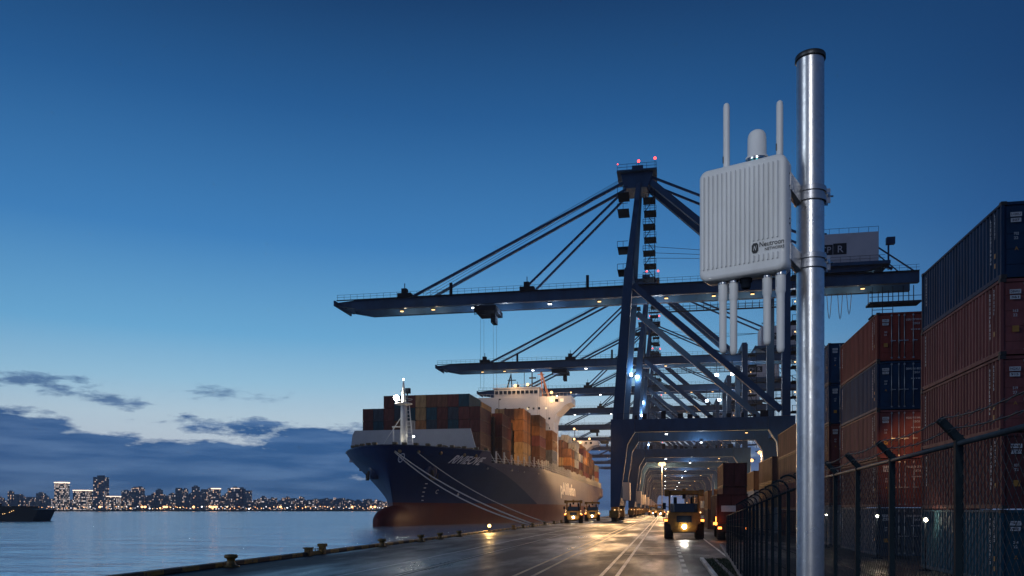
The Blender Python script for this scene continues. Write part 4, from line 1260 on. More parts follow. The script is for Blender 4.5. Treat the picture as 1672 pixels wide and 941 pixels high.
# breakwater
BWK = pm('breakwater_paint', (0.34, 0.36, 0.40), (0.27, 0.29, 0.33), rough=0.5, scale=0.5)
MB().prism([(-19.6, 14.0), (15.2, 12.3), (12.0, 17.5), (10.8, 21.7), (-18.2, 21.7), (-18.8, 20.5)], lambda u, v, a: (u, a, v), 29.5, 29.9).build('breakwater', BWK, ship)
for x in (-15, -9, -3, 3, 8): MB().prism([(29.95, 12.3), (32.5, 12.3), (29.95, 21)], lambda u, v, a: (a, u, v), x - 0.1, x + 0.1).build('breakwater_stay', BWK, ship)
# foremast
fx, fy = 0.8, 10.0
fm = MB().lathe([(0.72, 14.2), (0.6, 24.6), (0.45, 26.2)], 16, (fx, fy, 0)).lathe([(0.45, 26.2), (0.3, 28.6), (0.12, 30.3), (0.0, 30.4)], 12, (fx, fy, 0)).build('foremast', WHITE, ship)
MB().lathe([(0.3, 24.9), (1.9, 25.1), (1.9, 25.3), (0.3, 25.3)], 16, (fx, fy, 0)).lathe([(1.85, 26.15), (1.9, 26.22)], 16, (fx, fy, 0)).build('platform', WHITE, fm)
rd = MB().bar((fx + 0.9, fy - 0.3, 25.3), (fx + 1.0, fy - 0.3, 27.6), 0.25).box(fx + 0.6, fx + 1.6, fy - 0.7, fy + 0.1, 27.4, 28.5).bar((fx - 0.7, fy, 28.0), (fx + 0.7, fy, 28.0), 0.15)
rd.build('radar', STEEL_DARK, fm)
for a in (-1.7, -1.1): MB().bar((fx + a, fy - 0.4, 25.3), (fx + a, fy - 0.4, 26.9), 0.12).build('whip_aerial', STEEL_DARK, fm)
MB().ball((fx - 1.25, fy - 1.0, 26.4), 0.62, 12).build('searchlight', em('searchlight', (1, 0.93, 0.78), 80), fm)
MB().ball((fx, fy, 30.5), 0.2, 8).build('mast_light', L_WHITE, fm)
ld = MB().bar((fx + 0.9, fy, 14.2), (fx + 0.75, fy, 24.8), 0.1).bar((fx + 2.3, fy, 14.2), (fx + 1.3, fy, 24.8), 0.16)
for k in range(12): ld.bar((fx + 0.9, fy, 15 + k * 0.8), (fx + 2.2 - k * 0.07, fy, 15 + k * 0.8), 0.09)
ld.build('ladder', WHITE, fm)
st = MB().tube((fx - 0.5, fy, 22.4), (fx - 4.6, fy - 2, 15.2), 0.1, n=5).tube((fx - 1.9, fy - 1, 14.2), (fx - 1.9, fy - 1, 20.2), 0.13).tube((fx - 2.2, fy - 1, 20.2), (fx - 0.4, fy - 1, 20.2), 0.13)
st.bar((fx - 5.2, fy - 3, 14.2), (fx - 4.8, fy - 3, 16.6), 0.14).bar((fx - 4.3, fy - 3, 14.2), (fx - 4.8, fy - 3, 16.6), 0.14)
st.build('brace', WHITE, fm)
MB().ball((fx + 2.2, fy + 0.3, 18.2), 0.22, 8).build('deck_lamp', L_WHITE, fm)
light('POINT', (SX + fx - 1.3, SY + fy - 1.9, 26.2), 500, (1, 0.9, 0.72), 0.5)
light('POINT', (SX + fx + 2.6, SY + fy + 1.5, 18.0), 260, (1, 0.9, 0.7), 0.3)
light('SPOT', (SX + fx - 0.3, SY + fy - 2.2, 15.4), 420, (1, 0.88, 0.65), 0.2, (SX + fx, SY + fy, 22), 60)
# fairleads and winches along the bulwark
FAIR = pm('fairlead_paint', (0.12, 0.08, 0.03), (0.04, 0.03, 0.02), rough=0.5)
for D in (0.6, 1.6, 3.2, 5.2, 7.6, 10.4, 13.6, 17.2, 20.5):
    for sg in (1, -1):
        if sg < 0 and D > 9: continue
        p = Vector((sg * halfb(D, 15.6), stem(15.6) + D, 15.6))
        MB().box(p.x - 0.45, p.x + 0.45, p.y - 0.5, p.y + 0.5, p.z + 0.1, p.z + 0.6).build('fairlead', FAIR, ship, 0.08)
        if sg > 0 and D in (0.6, 3.2, 7.6, 13.6, 17.2):
            q = on_hull(D + 0.4, 14.4, 0.05); MB().ball(q, 0.42, 8).build('chock', pm('chock_brass', (0.4, 0.26, 0.12), rough=0.4, metal=0.5), ship)
for D, lab in ((12, 0), (16, 0), (20, 0)):
    MB().tube((halfb(D, 15) - 4.6, D, 15.6), (halfb(D, 15) - 2.6, D, 15.6), 0.8, n=12).box(halfb(D, 15) - 2.7, halfb(D, 15) - 2.2, D - 0.6, D + 0.6, 14.2, 16.2).build('winch', FAIR, ship)
# hatch coaming and the posts along the deck edge
MB().box(-20, 10.2, 37, 52.9, 12.25, 15.35).box(-20.5, 15.6, 69, 84, 12.25, 15.35).box(-20.5, 17.5, 84.1, 117, 12.25, 15.35).box(-20.5, 20.8, 134, 262, 12.25, 15.35).box(-20.5, 12.8, 53, 68.9, 12.25, 15.35).build('hatch_coaming', DECKM, ship)
for (y0, y1, x1, z1) in ((50.9, 52.5, 11.9, 27.0), (66.0, 68.4, 13.6, 27.0), (82.0, 84.4, 16.4, 29.5), (98.0, 100.4, 18.4, 27.5)):
    lbm = MB()
    x = -20.0
    while x < x1 - 0.6:
        lbm.box(x, x + 0.35, y0, y1, 12.25, z1); x += 2.8
    lbm.box(x1 - 0.35, x1, y0, y1, 12.25, z1)
    for z in (15.4, 18.6, 21.8, 25.0): lbm.box(-20, x1, y0 + 0.05, y1 - 0.05, z, z + 0.5)
    lbm.box(-20, x1 - 0.4, y0 + 0.7, y0 + 0.8, 12.3, z1 - 0.3)
    lbm.build('lashing_bridge', pm('lashing_bridge_paint', (0.05, 0.045, 0.045), rough=0.7, spec=0.15), ship)
POST = pm('stanchion_paint', (0.5, 0.48, 0.45), (0.3, 0.28, 0.26), rough=0.5)
pm_me = MB().box(-0.17, 0.17, -0.17, 0.17, 12.2, 16.2).bar((0, 0, 13.2), (-1.6, 0, 16.0), 0.16).mesh('stanchion', POST)
D = 25.0
while D < 262:
    bw = halfb(D, 12.5)
    link('stanchion', pm_me, ship, (bw - 0.45, stem(12.5) + D, -0.4 * (int(D) % 2)))
    D += 3.6
rlm = MB()
for z in (13.9, 14.5): rlm.path([(halfb(D, 12.5) - 0.2, stem(12.5) + D, z) for D in DS if D > 24.5], 0.045, 4)
rlm.build('deck_railing', POST, ship)
# bridge house
BRG = pm('bridge_white', (0.52, 0.50, 0.53), (0.42, 0.40, 0.41), rough=0.45, scale=0.25, var=0.4)
f = lambda u, v, a: (u, a, v)
bh = MB().prism([(-24.4, 42.0), (24.4, 42.0), (24.4, 39.6), (22.5, 39.0), (19.0, 35.6), (18.2, 33), (18.2, 12.3), (-18.2, 12.3), (-18.2, 33), (-19, 35.6), (-24.4, 39.6)], f, 121, 133).build('bridge_house', BRG, ship, 0.15)
wh = MB().box(-3.2, 12.8, 121.6, 132, 42.05, 45.0).box(-3.7, 13.3, 121.0, 132.6, 45.0, 45.35).build('wheelhouse', BRG, bh, 0.05)
for i in range(10):
    x = -2.9 + i * 1.56
    MB().box(x, x + 1.15, 121.55, 121.62, 43.0, 44.3).build('window', GLASS, wh)
for i, (x, z) in enumerate([(9, 37.8), (11, 37.8), (13, 37.8), (15.5, 37.8), (16.6, 34.2), (14.5, 34.2), (12, 34.2), (10, 34.2), (16.5, 30.8), (14, 30.8), (6, 37.8), (8, 34.2), (-2, 37.8), (1, 37.8)]):
    lit = i in (0, 3)
    MB().box(x - 0.32, x + 0.32, 120.93, 120.985, z - 0.35, z + 0.35).build('porthole', em('cabin_glow', (1, 0.8, 0.5), 1.2) if lit else GLASS, bh)
for x, lit in ((19.2, False), (21.0, True)): MB().box(x - 0.6, x + 0.6, 120.93, 120.985, 39.9, 41.0).build('wing_window', em('cabin_glow', (1, 0.8, 0.5), 1.2) if lit else GLASS, bh)
rl = MB()
for i in range(38):
    x = -24 + i * 1.3; rl.bar((x, 121.2, 42), (x, 121.2, 43.1), 0.08)
rl.bar((-24.2, 121.2, 43.1), (24.2, 121.2, 43.1), 0.08)
for i in range(13):
    x = -3.4 + i * 1.36; rl.bar((x, 121.3, 45.3), (x, 121.3, 46.4), 0.07)
rl.bar((-3.6, 121.3, 46.4), (13.0, 121.3, 46.4), 0.08)
rl.build('railing', BRG, bh)
ms = MB()
ms.bar((1.0, 124, 45.3), (2.4, 124, 50.5), 0.5, 0.5, 0.3, 0.3).bar((2.8, 124, 45.3), (2.4, 124, 50.5), 0.35).bar((1.2, 124, 48.4), (4.2, 124, 48.4), 0.3).bar((2.4, 124, 50.3), (2.4, 124, 53), 0.15)
ms.bar((7.2, 124, 45.3), (7.2, 124, 53.2), 0.18).bar((10.0, 124, 45.3), (10.0, 124, 54.5), 0.45, 0.45, 0.25, 0.25).bar((8.8, 124, 51.2), (11.6, 124, 51.2), 0.25).bar((9, 124, 49), (11.4, 124, 49), 0.4, 0.5).bar((10.8, 124, 53.2), (12.4, 124, 53.2), 0.12)
ms.build('radar_mast', STEEL_DARK, bh)
mo = MB().bar((15.8, 124, 42.4), (13.0, 124, 52.2), 0.9, 0.8, 0.4, 0.4).bar((13.8, 124, 42.4), (13.0, 124, 52.2), 0.35).bar((12.0, 124, 50.2), (14.4, 124, 50.2), 0.25).build('signal_mast', pm('mast_orange', (0.5, 0.2, 0.1), rough=0.5), bh)
for (x, z, s) in ((4.6, 45.9, 0.55), (9.0, 46.2, 0.5), (17.4, 43.2, 0.5), (17.4, 40.2, 0.55), (24.2, 43.0, 0.25)):
    MB().ball((x, 120.6, z), s, 10).build('floodlight', em('bridge_lamp', (1.0, 0.56, 0.22), 3.6), bh)
light('POINT', (SX + 4.6, SY + 118.6, 46), 800, WARM, 0.5)
light('POINT', (SX + 17.4, SY + 117.5, 41.5), 1400, WARM, 0.5)
light('POINT', (SX + 9.5, SY + 122, 49), 700, WARM, 0.5)
# aft house
ah = MB().prism([(-24.4, 36.2), (24.4, 36.2), (24.4, 34.2), (21, 33.4), (17, 30.4), (17, 12.3), (-17, 12.3), (-17, 30.4), (-24.4, 34.2)], f, 236, 247).build('aft_house', BRG, ship, 0.15)
MB().box(-10, 10, 237, 246, 36.25, 38.4).build('funnel_casing', pm('funnel_grey', (0.3, 0.3, 0.32), rough=0.5), ah)
for (x, z) in ((-2, 39), (10, 37.2), (12.5, 42), (12.5, 37.0), (20, 37.0), (15.5, 35.2)):
    MB().ball((x, 235.4, z), 0.55, 8).build('floodlight', em('bridge_lamp', (1.0, 0.56, 0.22), 3.6), ah)
for x in (18.2, 20.6): MB().box(x - 0.5, x + 0.5, 235.93, 235.985, 34.4, 35.6).build('wing_window', GLASS, ah)
q = MB().bar((12.5, 238, 36), (12.5, 238, 43), 0.3); q.build('mast', STEEL_DARK, ah)
light('POINT', (SX + 14, SY + 232.5, 37.5), 1800, WARM, 0.5)

# containers on board
CL, CW_, CH = 12.4, 2.72, 3.12
b_, f_ = container_meshes(CL, CW_, CH, 0.42)
for k in range(2):
    x0 = 0.1 + k * 1.25
    b_.box(x0, x0 + 1.22, 0.06, 0.1, 0.16, CH - 0.13)
    for xx in (0.35, 0.9): b_.tube((x0 + xx, 0.04, 0.1), (x0 + xx, 0.04, CH - 0.1), 0.03, n=5)
b_.add(f_.v, f_.f); b_.mi[-len(f_.f):] = f_.mi
ship_c = b_.mesh('ship_container', [MAT['container_maroon'], CAST])
ROWN = ['front', 'second', 'third', 'fourth', 'fifth', 'sixth', 'seventh', 'eighth', 'ninth', 'tenth', 'eleventh', 'twelfth', 'thirteenth', 'fourteenth']
TN = ['lowest', 'second', 'third', 'fourth', 'fifth', 'sixth']
CN = ['first', 'second', 'third', 'fourth', 'fifth', 'sixth', 'seventh', 'eighth', 'ninth', 'tenth', 'eleventh', 'twelfth']
ZB0 = 15.4; ZP = 3.18; XP = 2.8


def ship_container(x, y, t, colour, bay, col):
    o = link('deck_container', ship_c, None, (x, y, ZB0 + t * ZP)); seton(o, MAT['container_' + colour])
    tag(o, f"{colour} ship container, {ROWN[bay]} row from bow, {TN[t]} tier, {CN[col]} from quay side", 'container', 'containers carried on the ship deck')


rnd = random.Random(11)
front = [  # tiers from the top down, columns from the quay edge towards the far side
    ['', 'teal', 'maroon', 'brown', 'brown', 'tan', 'maroon', 'teal', 'maroon', '', ''],
    ['maroon', 'maroon', 'slate', 'maroon', 'teal', 'tan', 'teal', 'slate', 'maroon', 'slate', 'maroon'],
    ['maroon', 'maroon', 'teal', 'maroon', 'slate', 'orange', 'white', 'brown', 'maroon', 'teal', 'maroon'],
    ['maroon', 'brown', 'slate', 'teal', 'teal', 'brown', 'slate', 'maroon', 'brown', 'slate', 'teal'],
]
for r_, rowc in enumerate(front[:3]):
    t = 4 - r_
    for cidx, cc in enumerate(rowc):
        if cc: ship_container(-44.75 - CW_ - cidx * XP, 192, t, cc, 0, cidx)
for t in (0, 1):
    for cidx in range(2): ship_container(-44.75 - CW_ - cidx * XP, 192, t, rnd.choice(['maroon', 'brown', 'slate']), 0, cidx)
bays = [(207, -42.3, 4), (223, -39.4, 5), (239, -37.2, 5), (255, -35.6, 4), (291, -33.8, 3), (305, -33.6, 4), (319, -33.5, 3), (333, -33.4, 4), (347, -33.4, 4), (361, -33.4, 4), (375, -33.4, 3), (404, -33.6, 3)]
for bi, (y, xo, tn) in enumerate(bays):
    for t in range(tn):
        pal = ['maroon', 'maroon', 'brown'] if bi == 0 else ['orange', 'orange', 'tan'] if bi == 1 else ['brown', 'brown', 'maroon', 'grey', 'brown', 'orange', 'brick'] if bi < 4 else ['brown', 'orange', 'tan', 'tan', 'brick', 'grey', 'brown', 'white']
        ship_container(xo - CW_, y, t, rnd.choice(pal), bi + 1, 0)
    for t in range(max(0, tn - 2), tn if bi < 3 else tn + 1):
        ship_container(xo - CW_ - XP, y, t, rnd.choice(['tan', 'brown', 'orange', 'tan', 'white']), bi + 1, 1)
    if bi in (0, 1):
        for t in (3, 4): ship_container(xo - CW_ - 2 * XP, y, t, 'tan', bi + 1, 2)
# lamps in the gaps between the rows
dl = 0
for (x, y, z, p) in ((-42.6, 205.4, 30.6, 420), (-37.6, 221.6, 30.4, 420), (-34.5, 272.5, 25, 900), (-32.6, 289.4, 24, 700), (-32.4, 317.9, 24, 700), (-32.4, 345.9, 24, 700), (-32.4, 374, 24, 700)):
    light('POINT', (x + 0.5, y, z), p, WARM, 0.6)
    MB().box(x - SX - 0.25, x - SX + 0.25, y - SY - 0.15, y - SY + 0.2, z + 0.7, z + 1.0).bar((x - SX - 0.3, y - SY + 0.3, z + 0.8), (x - SX - 0.3, y - SY + 0.3, 12.2), 0.1).build('lashing_lamp', STEEL_DARK, ship)
# floods on the crane legs that wash the ship side and the quay
for (x, y, z, tx, ty, tz, p, a) in ((-12.4, 165.5, 24, -38.5, 224, 21, 110000, 17), (-12.4, 190, 22, -34.5, 268, 21, 60000, 24),
                                    (-12.5, 248.6, 20, -33, 300, 22, 62000, 34), (-12.5, 308.6, 20, -33, 355, 22, 56000, 34), (-12.5, 373, 20, -33, 410, 22, 50000, 34),
                                    (-12.5, 250, 15, -32, 232, 13.5, 2000, 60), (-12.5, 310, 15, -32, 290, 13.5, 2500, 70), (-12.5, 372, 15, -32, 355, 13.5, 2500, 80),
                                    (-11.6, 165.6, 17, -12, 98, 0, 26000, 55), (-10, 248, 17, -9, 200, 0, 16000, 100), (-9, 308, 17, -5, 266, 0, 16000, 110), (-9, 372, 17, -2, 345, 0, 16000, 120)):
    light('SPOT', (x, y, z), p, WARM, 0.4, (tx, ty, tz), a)

# ------------------------------------------------------------------ mooring lines
ROPE = pm('mooring_rope', (0.45, 0.4, 0.36), (0.3, 0.26, 0.24), rough=0.8)


def moor(p, q, sag, lab, r_=0.11):
    p = Vector(p); q = Vector(q)
    pts = []
    for i in range(25):
        t = i / 24; v = p.lerp(q, t); v.z -= sag * 4 * t * (1 - t); pts.append(v)
    tag(MB().path(pts, r_, 6).build('mooring_line', ROPE), lab, 'mooring line', 'mooring lines from the bow to the quay')


def hullw(D, z): v = on_hull(D, z, 0.3); return Vector((v.x + SX, v.y + SY, v.z))
b1 = (QX + 0.5, quay_at(864), 0.45); b2 = (QX + 0.5, quay_at(872), 0.45)
moor(hullw(0.45, 14.4), b1, 1.2, 'thick mooring line of the close pair hanging from the bow emblem, upper one')
moor(hullw(0.4, 14.2), (QX + 0.5, quay_at(858), 0.4), 1.8, 'thick mooring line of the close pair hanging from the bow emblem, lower one')
moor(hullw(3.2, 14.3), (QX + 0.5, quay_at(886), 0.45), 1.4, 'single mooring line leaving the bow farther aft past the anchor', 0.08)

# ------------------------------------------------------------------ vehicles
TYRE = RUBBER
RIM = pm('wheel_rim', (0.3, 0.16, 0.03), rough=0.5)


def wheel(mb_parent, x, y, r_, w_, name='wheel'):
    Mx = Matrix.Rotation(R(90), 3, 'Y')
    t = MB().lathe([(r_ * 0.55, -w_ / 2), (r_ * 0.9, -w_ / 2), (r_, -w_ * 0.36), (r_, w_ * 0.36), (r_ * 0.9, w_ / 2), (r_ * 0.55, w_ / 2)], 22, (x, y, r_), 0, Mx)
    for k in range(22):
        a = 2 * PI * k / 22
        t.bar((x - w_ * 0.42, y + (r_ + 0.012) * math.cos(a), r_ + (r_ + 0.012) * math.sin(a)), (x + w_ * 0.42, y + (r_ + 0.012) * math.cos(a + 0.1), r_ + (r_ + 0.012) * math.sin(a + 0.1)), 0.05, 0.05)
    o = t.build(name, TYRE, mb_parent)
    MB().lathe([(0.001, -w_ * 0.3), (r_ * 0.55, -w_ * 0.44), (r_ * 0.57, 0), (r_ * 0.55, w_ * 0.44), (0.001, w_ * 0.3)], 16, (x, y, r_), 0, Mx).build('rim', RIM, o)
    return o


def handler(label, loc, rz=0, lamps=True):
    """heavy yellow terminal handler seen from its tail: big tyres, counterweight with grille, open cab frame and wide roof"""
    v = empty('container_handler', loc, label, 'handler', 'yellow container handlers on the quay', rz)
    body = MB()
    body.prism([(-1.05, 0.75), (1.05, 0.75), (1.12, 1.25), (1.35, 1.3), (1.35, 2.05), (1.2, 2.25), (-1.2, 2.25), (-1.35, 2.05), (-1.35, 1.3), (-1.12, 1.25)], lambda u, w_, a: (u, a, w_), 0.0, 1.4)
    body.box(-1.0, 1.0, 1.41, 4.6, 0.8, 2.1)
    body.build('body', YELLOW, v, 0.06)
    for s in (-1, 1):
        MB().prism([(0.3, 1.48), (0.5, 1.75), (2.3, 1.75), (2.5, 1.48)], lambda u, w_, a: (a, u, w_), s * 1.15, s * 1.72).build('fender', YELLOW, v, 0.03)
        wheel(v, s * 1.28, 1.3, 0.74, 0.74); wheel(v, s * 1.28, 4.0, 0.74, 0.74)
    MB().box(-0.62, 0.62, -0.02, 0.0, 1.42, 1.98).build('grille', STEEL_DARK, v)
    MB().box(-0.95, 0.95, -0.06, -0.005, 0.62, 0.95).build('bumper', YELLOW, v, 0.02)
    MB().prism([(0.35, 2.27), (1.25, 2.27), (1.2, 3.0), (0.55, 3.0)], lambda u, w_, a: (a, u, w_), -0.85, 0.85).build('engine_hood', pm('hood_blue', (0.02, 0.035, 0.06), rough=0.4), v, 0.04)
    pst = MB()
    for x in (-1.22, 1.22):
        pst.bar((x, 0.7, 2.2), (x, 0.7, 3.75), 0.13); pst.bar((x, 3.0, 2.1), (x, 3.0, 3.75), 0.13)
    pst.bar((0.75, 0.7, 2.2), (0.75, 0.7, 3.75), 0.08)
    pst.build('cab_frame', YELLOW, v)
    MB().box(-1.55, 1.55, 0.5, 3.2, 3.76, 4.1).box(-1.62, -1.2, 0.4, 0.8, 3.6, 4.16).box(1.2, 1.62, 0.4, 0.8, 3.6, 4.16).box(-0.15, 0.15, 0.45, 0.7, 4.1, 4.26).build('cab_roof', YELLOW, v, 0.04)
    MB().box(-0.14, 0.14, 0.55, 0.8, 3.4, 3.75).build('work_light', STEEL_DARK, v)
    MB().box(-1.15, 1.15, 2.95, 3.0, 2.12, 3.0).build('windscreen', GLASS, v)
    MB().bar((-1.25, 0.7, 2.7), (-1.62, 0.6, 2.75), 0.05).box(-1.78, -1.5, 0.55, 0.6, 2.5, 3.05).build('mirror', STEEL_DARK, v)
    # mast and lifting arms at the working end
    MB().box(-0.9, -0.6, 5.0, 5.3, 0.5, 3.6).box(0.6, 0.9, 5.0, 5.3, 0.5, 3.6).box(-1.3, 1.3, 5.31, 5.5, 0.4, 0.7).build('lift_mast', STEEL_DARK, v)
    if lamps:
        for s in (-1, 1): MB().box(s * 1.5 - 0.13, s * 1.5 + 0.13, 0.22, 0.29, 1.5, 1.66).build('tail_lamp', L_ORANGE, v)
        MB().ball((0.02, -0.12, 1.05), 0.17, 8).build('reversing_lamp', em('headlamp', (1, 0.95, 0.85), 50), v)
        for x, z in ((-1.32, 2.3), (1.34, 2.25), (-1.38, 2.12)): MB().ball((x, 0.5, z), 0.07, 6).build('marker_lamp', L_GOLD, v)
    return v


p = at(1117, 832, 66.5)
handler('big yellow container handler driving down the lane with white lamp lit', (p.x, p.y, 0), R(-1))
light('SPOT', (p.x, p.y - 0.4, 1.0), 260, (1, 0.93, 0.8), 0.1, (p.x, p.y - 9, 0), 110)
for px, d, lab in ((936, 143, 'yellow handler on the quay edge below the side lettering of the ship'), (967, 172, 'yellow handler just behind another one by the ship stern'), (1078, 265, 'small yellow handler far down the lane under the tall road lamp'), (1066, 330, 'tiny yellow handler farthest away under the crane portals')):
    p = at(px, 832, d)
    h_ = handler(lab, (p.x, p.y, 0), R(4))
    for s in (-1, 1): MB().ball((s * 1.35, -0.1, 1.75), 0.13, 8).build('headlamp', L_GOLD, h_)
    light('POINT', (p.x, p.y - 1.5, 1.3), 90, (1, 0.75, 0.4), 0.2)

# truck with its load, beside the handler
p = at(1196, 832, 64.5)
tk = empty('terminal_truck', (p.x, p.y, 0), 'dark terminal truck with orange lamps carrying a red container beside the fence', 'truck', None, R(-1.5))
MB().box(-1.2, 1.2, 0, 9.4, 1.05, 1.3).box(-0.5, 0.5, 0.2, 9.2, 0.75, 1.05).box(-1.2, 1.2, -0.12, 0, 0.7, 1.3).build('chassis', pm('truck_dark', (0.03, 0.015, 0.012), rough=0.5), tk, 0.02)
for x in (-0.85, 0.85):
    for y in (1.0, 2.3, 8.2): wheel(tk, x, y, 0.5, 0.62)
cb = MB().box(-1.2, 1.2, 9.6, 11.6, 0.9, 3.4).build('cab', pm('truck_cab_orange', (0.35, 0.1, 0.02), rough=0.45), tk, 0.08)
MB().box(-1.0, 1.0, 9.55, 9.59, 2.2, 3.1).build('window', GLASS, cb)
for s in (-1, 1): MB().box(s * 1.0 - 0.14, s * 1.0 + 0.14, -0.16, -0.125, 0.9, 1.08).build('tail_lamp', L_ORANGE, tk)
MB().bar((-1.3, 0, 1.2), (-1.3, 0, 1.9), 0.06).box(-1.5, -1.2, 0, 0.06, 1.25, 1.45).build('marker_board', L_ORANGE, tk)
MB().bar((-1.25, 9.3, 1.0), (-1.25, 9.3, 5.8), 0.14).build('exhaust_stack', GREYBOX, tk)
kk = kits[(9.0, 2.45)]
q = yard_container(kk, p.x - 1.22, p.y + 0.2, 1.31, 'maroon', 'dark red container riding on the terminal truck beside the fence', 3, False)
MB().box(0.35, 1.5, -0.03, -0.012, 1.0, 1.5).build('label_plate', PLATE, q)
light('POINT', (p.x - 1.6, p.y - 0.6, 1.5), 20, (1, 0.3, 0.06), 0.1)

# ------------------------------------------------------------------ road lamp and yard masts
def lamp_mast(px, py, d, lab, m, s=1.0, power=0, col=WARM, star=False):
    p = at(px, py, d)
    o = empty('light_mast', (p.x, p.y, 0), lab, 'light mast', 'tall lamp masts in the yard')
    MB().lathe([(0.22, 0), (0.12, p.z)], 12).build('pole', POST, o)
    MB().box(-1.1 * s, 1.1 * s, -0.3, 0.3, p.z, p.z + 0.3).build('lamp_arm', STEEL_DARK, o)
    for k in (-0.3, 0.3):
        MB().ball((k * s, -0.1, p.z - 0.2), 0.42 * s, 10, sz=0.9).build('lamp_head', m, o)
    if power: light('POINT', (p.x, p.y - 0.6, p.z - 0.9), power, col, 0.5)
    return o


SOD = em('sodium_lamp', (1.0, 0.52, 0.18), 3.2)
lamp_mast(1081, 757, 300, 'tall road lamp with glowing golden head in the middle of the lane', em('road_lamp', (1, 0.58, 0.2), 4.5), 1.9, 16000)
for px, py, d, lab in ((1243, 738, 240, 'orange yard lamp right of the crane leg, upper one of three'), (1225, 751, 270, 'orange yard lamp beside the crane leg, middle one of three'), (1217, 757, 300, 'orange yard lamp touching the crane leg, lowest of three'), (1269, 733, 230, 'orange yard lamp seen past the outer crane leg near the pole')):
    lamp_mast(px, py, d, lab, SOD, 1.5, 4000)
light('SPOT', (2.5, 96, 12), 600, WARM, 0.4, (12, 98, 3), 110)
light('SPOT', (3.5, 118, 12), 1500, WARM, 0.4, (11, 122, 3), 120)

ROADL = em('road_lamp_white', (0.95, 0.97, 1.0), 30)
for x, y, z, lab in ((-3.0, -13, 7.0, 'road lamp on a plain post beside the quay road, behind the steel pole'), (-5.0, -36, 22.0, 'tall floodlight mast farther back along the quay road')):
    o = empty('road_lamp', (x, y, 0), lab, 'lamp', 'road lamps beside the quay road')
    MB().lathe([(0.11, 0), (0.06, z)], 12).bar((0, 0, z), (1.0, 0, z + 0.15), 0.08).build('post', POST, o)
    hd = MB().box(0.8, 1.6, -0.16, 0.16, z + 0.1, z + 0.26).build('lamp_head', STEEL_DARK, o)
    MB().box(0.85, 1.55, -0.13, 0.13, z + 0.06, z + 0.098).build('lens', ROADL, hd)
    if z < 10: light('POINT', (x + 1.2, y, z - 0.1), 1150, (0.93, 0.96, 1.0), 0.2)
    else: light('SPOT', (x + 1.2, y, z - 0.2), 12000, (0.97, 0.97, 1.0), 0.6, (PX - 0.2, PY, 4.2), 9)

# far lit strip of the yard seen under the portals: small stacks and posts with lamps
kit_far = yard_proto(12.0, 2.44, 2.6)
for i in range(14):
    y = 190 + i * 26; x = 15.5 + (i % 3) * 0.4
    for t in range(2 + (i % 2)):
        c = rnd.choice(['tan', 'orange', 'brick', 'brown', 'white', 'maroon'])
        o = link('shipping_container', ship_c, None, (x, y, t * 3.02)); seton(o, MAT['container_' + c])
        tag(o, f"{c} container in the {['second', 'fourth', 'sixth', 'eighth', 'tenth', 'twelfth', 'fourteenth', 'sixteenth', 'eighteenth', 'twentieth', 'last but three', 'last but two', 'last but one', 'last'][i]} far stack under the crane portals, {['bottom', 'next', 'topmost'][t]} tier", 'container', 'far containers under the crane portals')

# ------------------------------------------------------------------ far shore and city
def city_mat(name, base, lit=0.42, warm=0.5, strength=3.0, cw=2.6, ch=3.3):
    m, nt, out = nodes_of(name)
    b = N(nt, 'ShaderNodeBsdfPrincipled'); nt.links.new(b.outputs[0], out.inputs[0])
    tc = N(nt, 'ShaderNodeTexCoord'); s = N(nt, 'ShaderNodeSeparateXYZ'); nt.links.new(tc.outputs['Object'], s.inputs[0])
    oi = N(nt, 'ShaderNodeObjectInfo')
    u = mth(nt, 'DIVIDE', mth(nt, 'ADD', s.outputs[0], s.outputs[1]), cw); v = mth(nt, 'DIVIDE', s.outputs[2], ch)
    fu = mth(nt, 'FRACT', u); fv = mth(nt, 'FRACT', v)
    cell = N(nt, 'ShaderNodeCombineXYZ')
    nt.links.new(mth(nt, 'FLOOR', u), cell.inputs[0]); nt.links.new(mth(nt, 'FLOOR', v), cell.inputs[1]); nt.links.new(mth(nt, 'MULTIPLY', oi.outputs['Random'], 91.0), cell.inputs[2])
    wn = N(nt, 'ShaderNodeTexWhiteNoise', noise_dimensions='3D'); nt.links.new(cell.outputs[0], wn.inputs['Vector'])
    sp = N(nt, 'ShaderNodeSeparateColor'); nt.links.new(wn.outputs['Color'], sp.inputs[0])
    win = mth(nt, 'MULTIPLY', mth(nt, 'MULTIPLY', mth(nt, 'GREATER_THAN', fu, 0.2), mth(nt, 'LESS_THAN', fu, 0.82)), mth(nt, 'MULTIPLY', mth(nt, 'GREATER_THAN', fv, 0.25), mth(nt, 'LESS_THAN', fv, 0.85)))
    on = mth(nt, 'MULTIPLY', win, mth(nt, 'LESS_THAN', sp.outputs[0], lit))
    nt.links.new(mix(nt, win, base, (0.02, 0.03, 0.045)), b.inputs['Base Color']); b.inputs['Roughness'].default_value = 0.6
    nt.links.new(mix(nt, mth(nt, 'MULTIPLY', sp.outputs[1], warm), (0.9, 0.85, 0.85), (1.0, 0.5, 0.2)), b.inputs['Emission Color'])
    nt.links.new(mth(nt, 'MULTIPLY', on, mth(nt, 'ADD', 0.3, mth(nt, 'MULTIPLY', sp.outputs[2], strength))), b.inputs['Emission Strength'])
    m.cycles.emission_sampling = 'NONE'
    return m


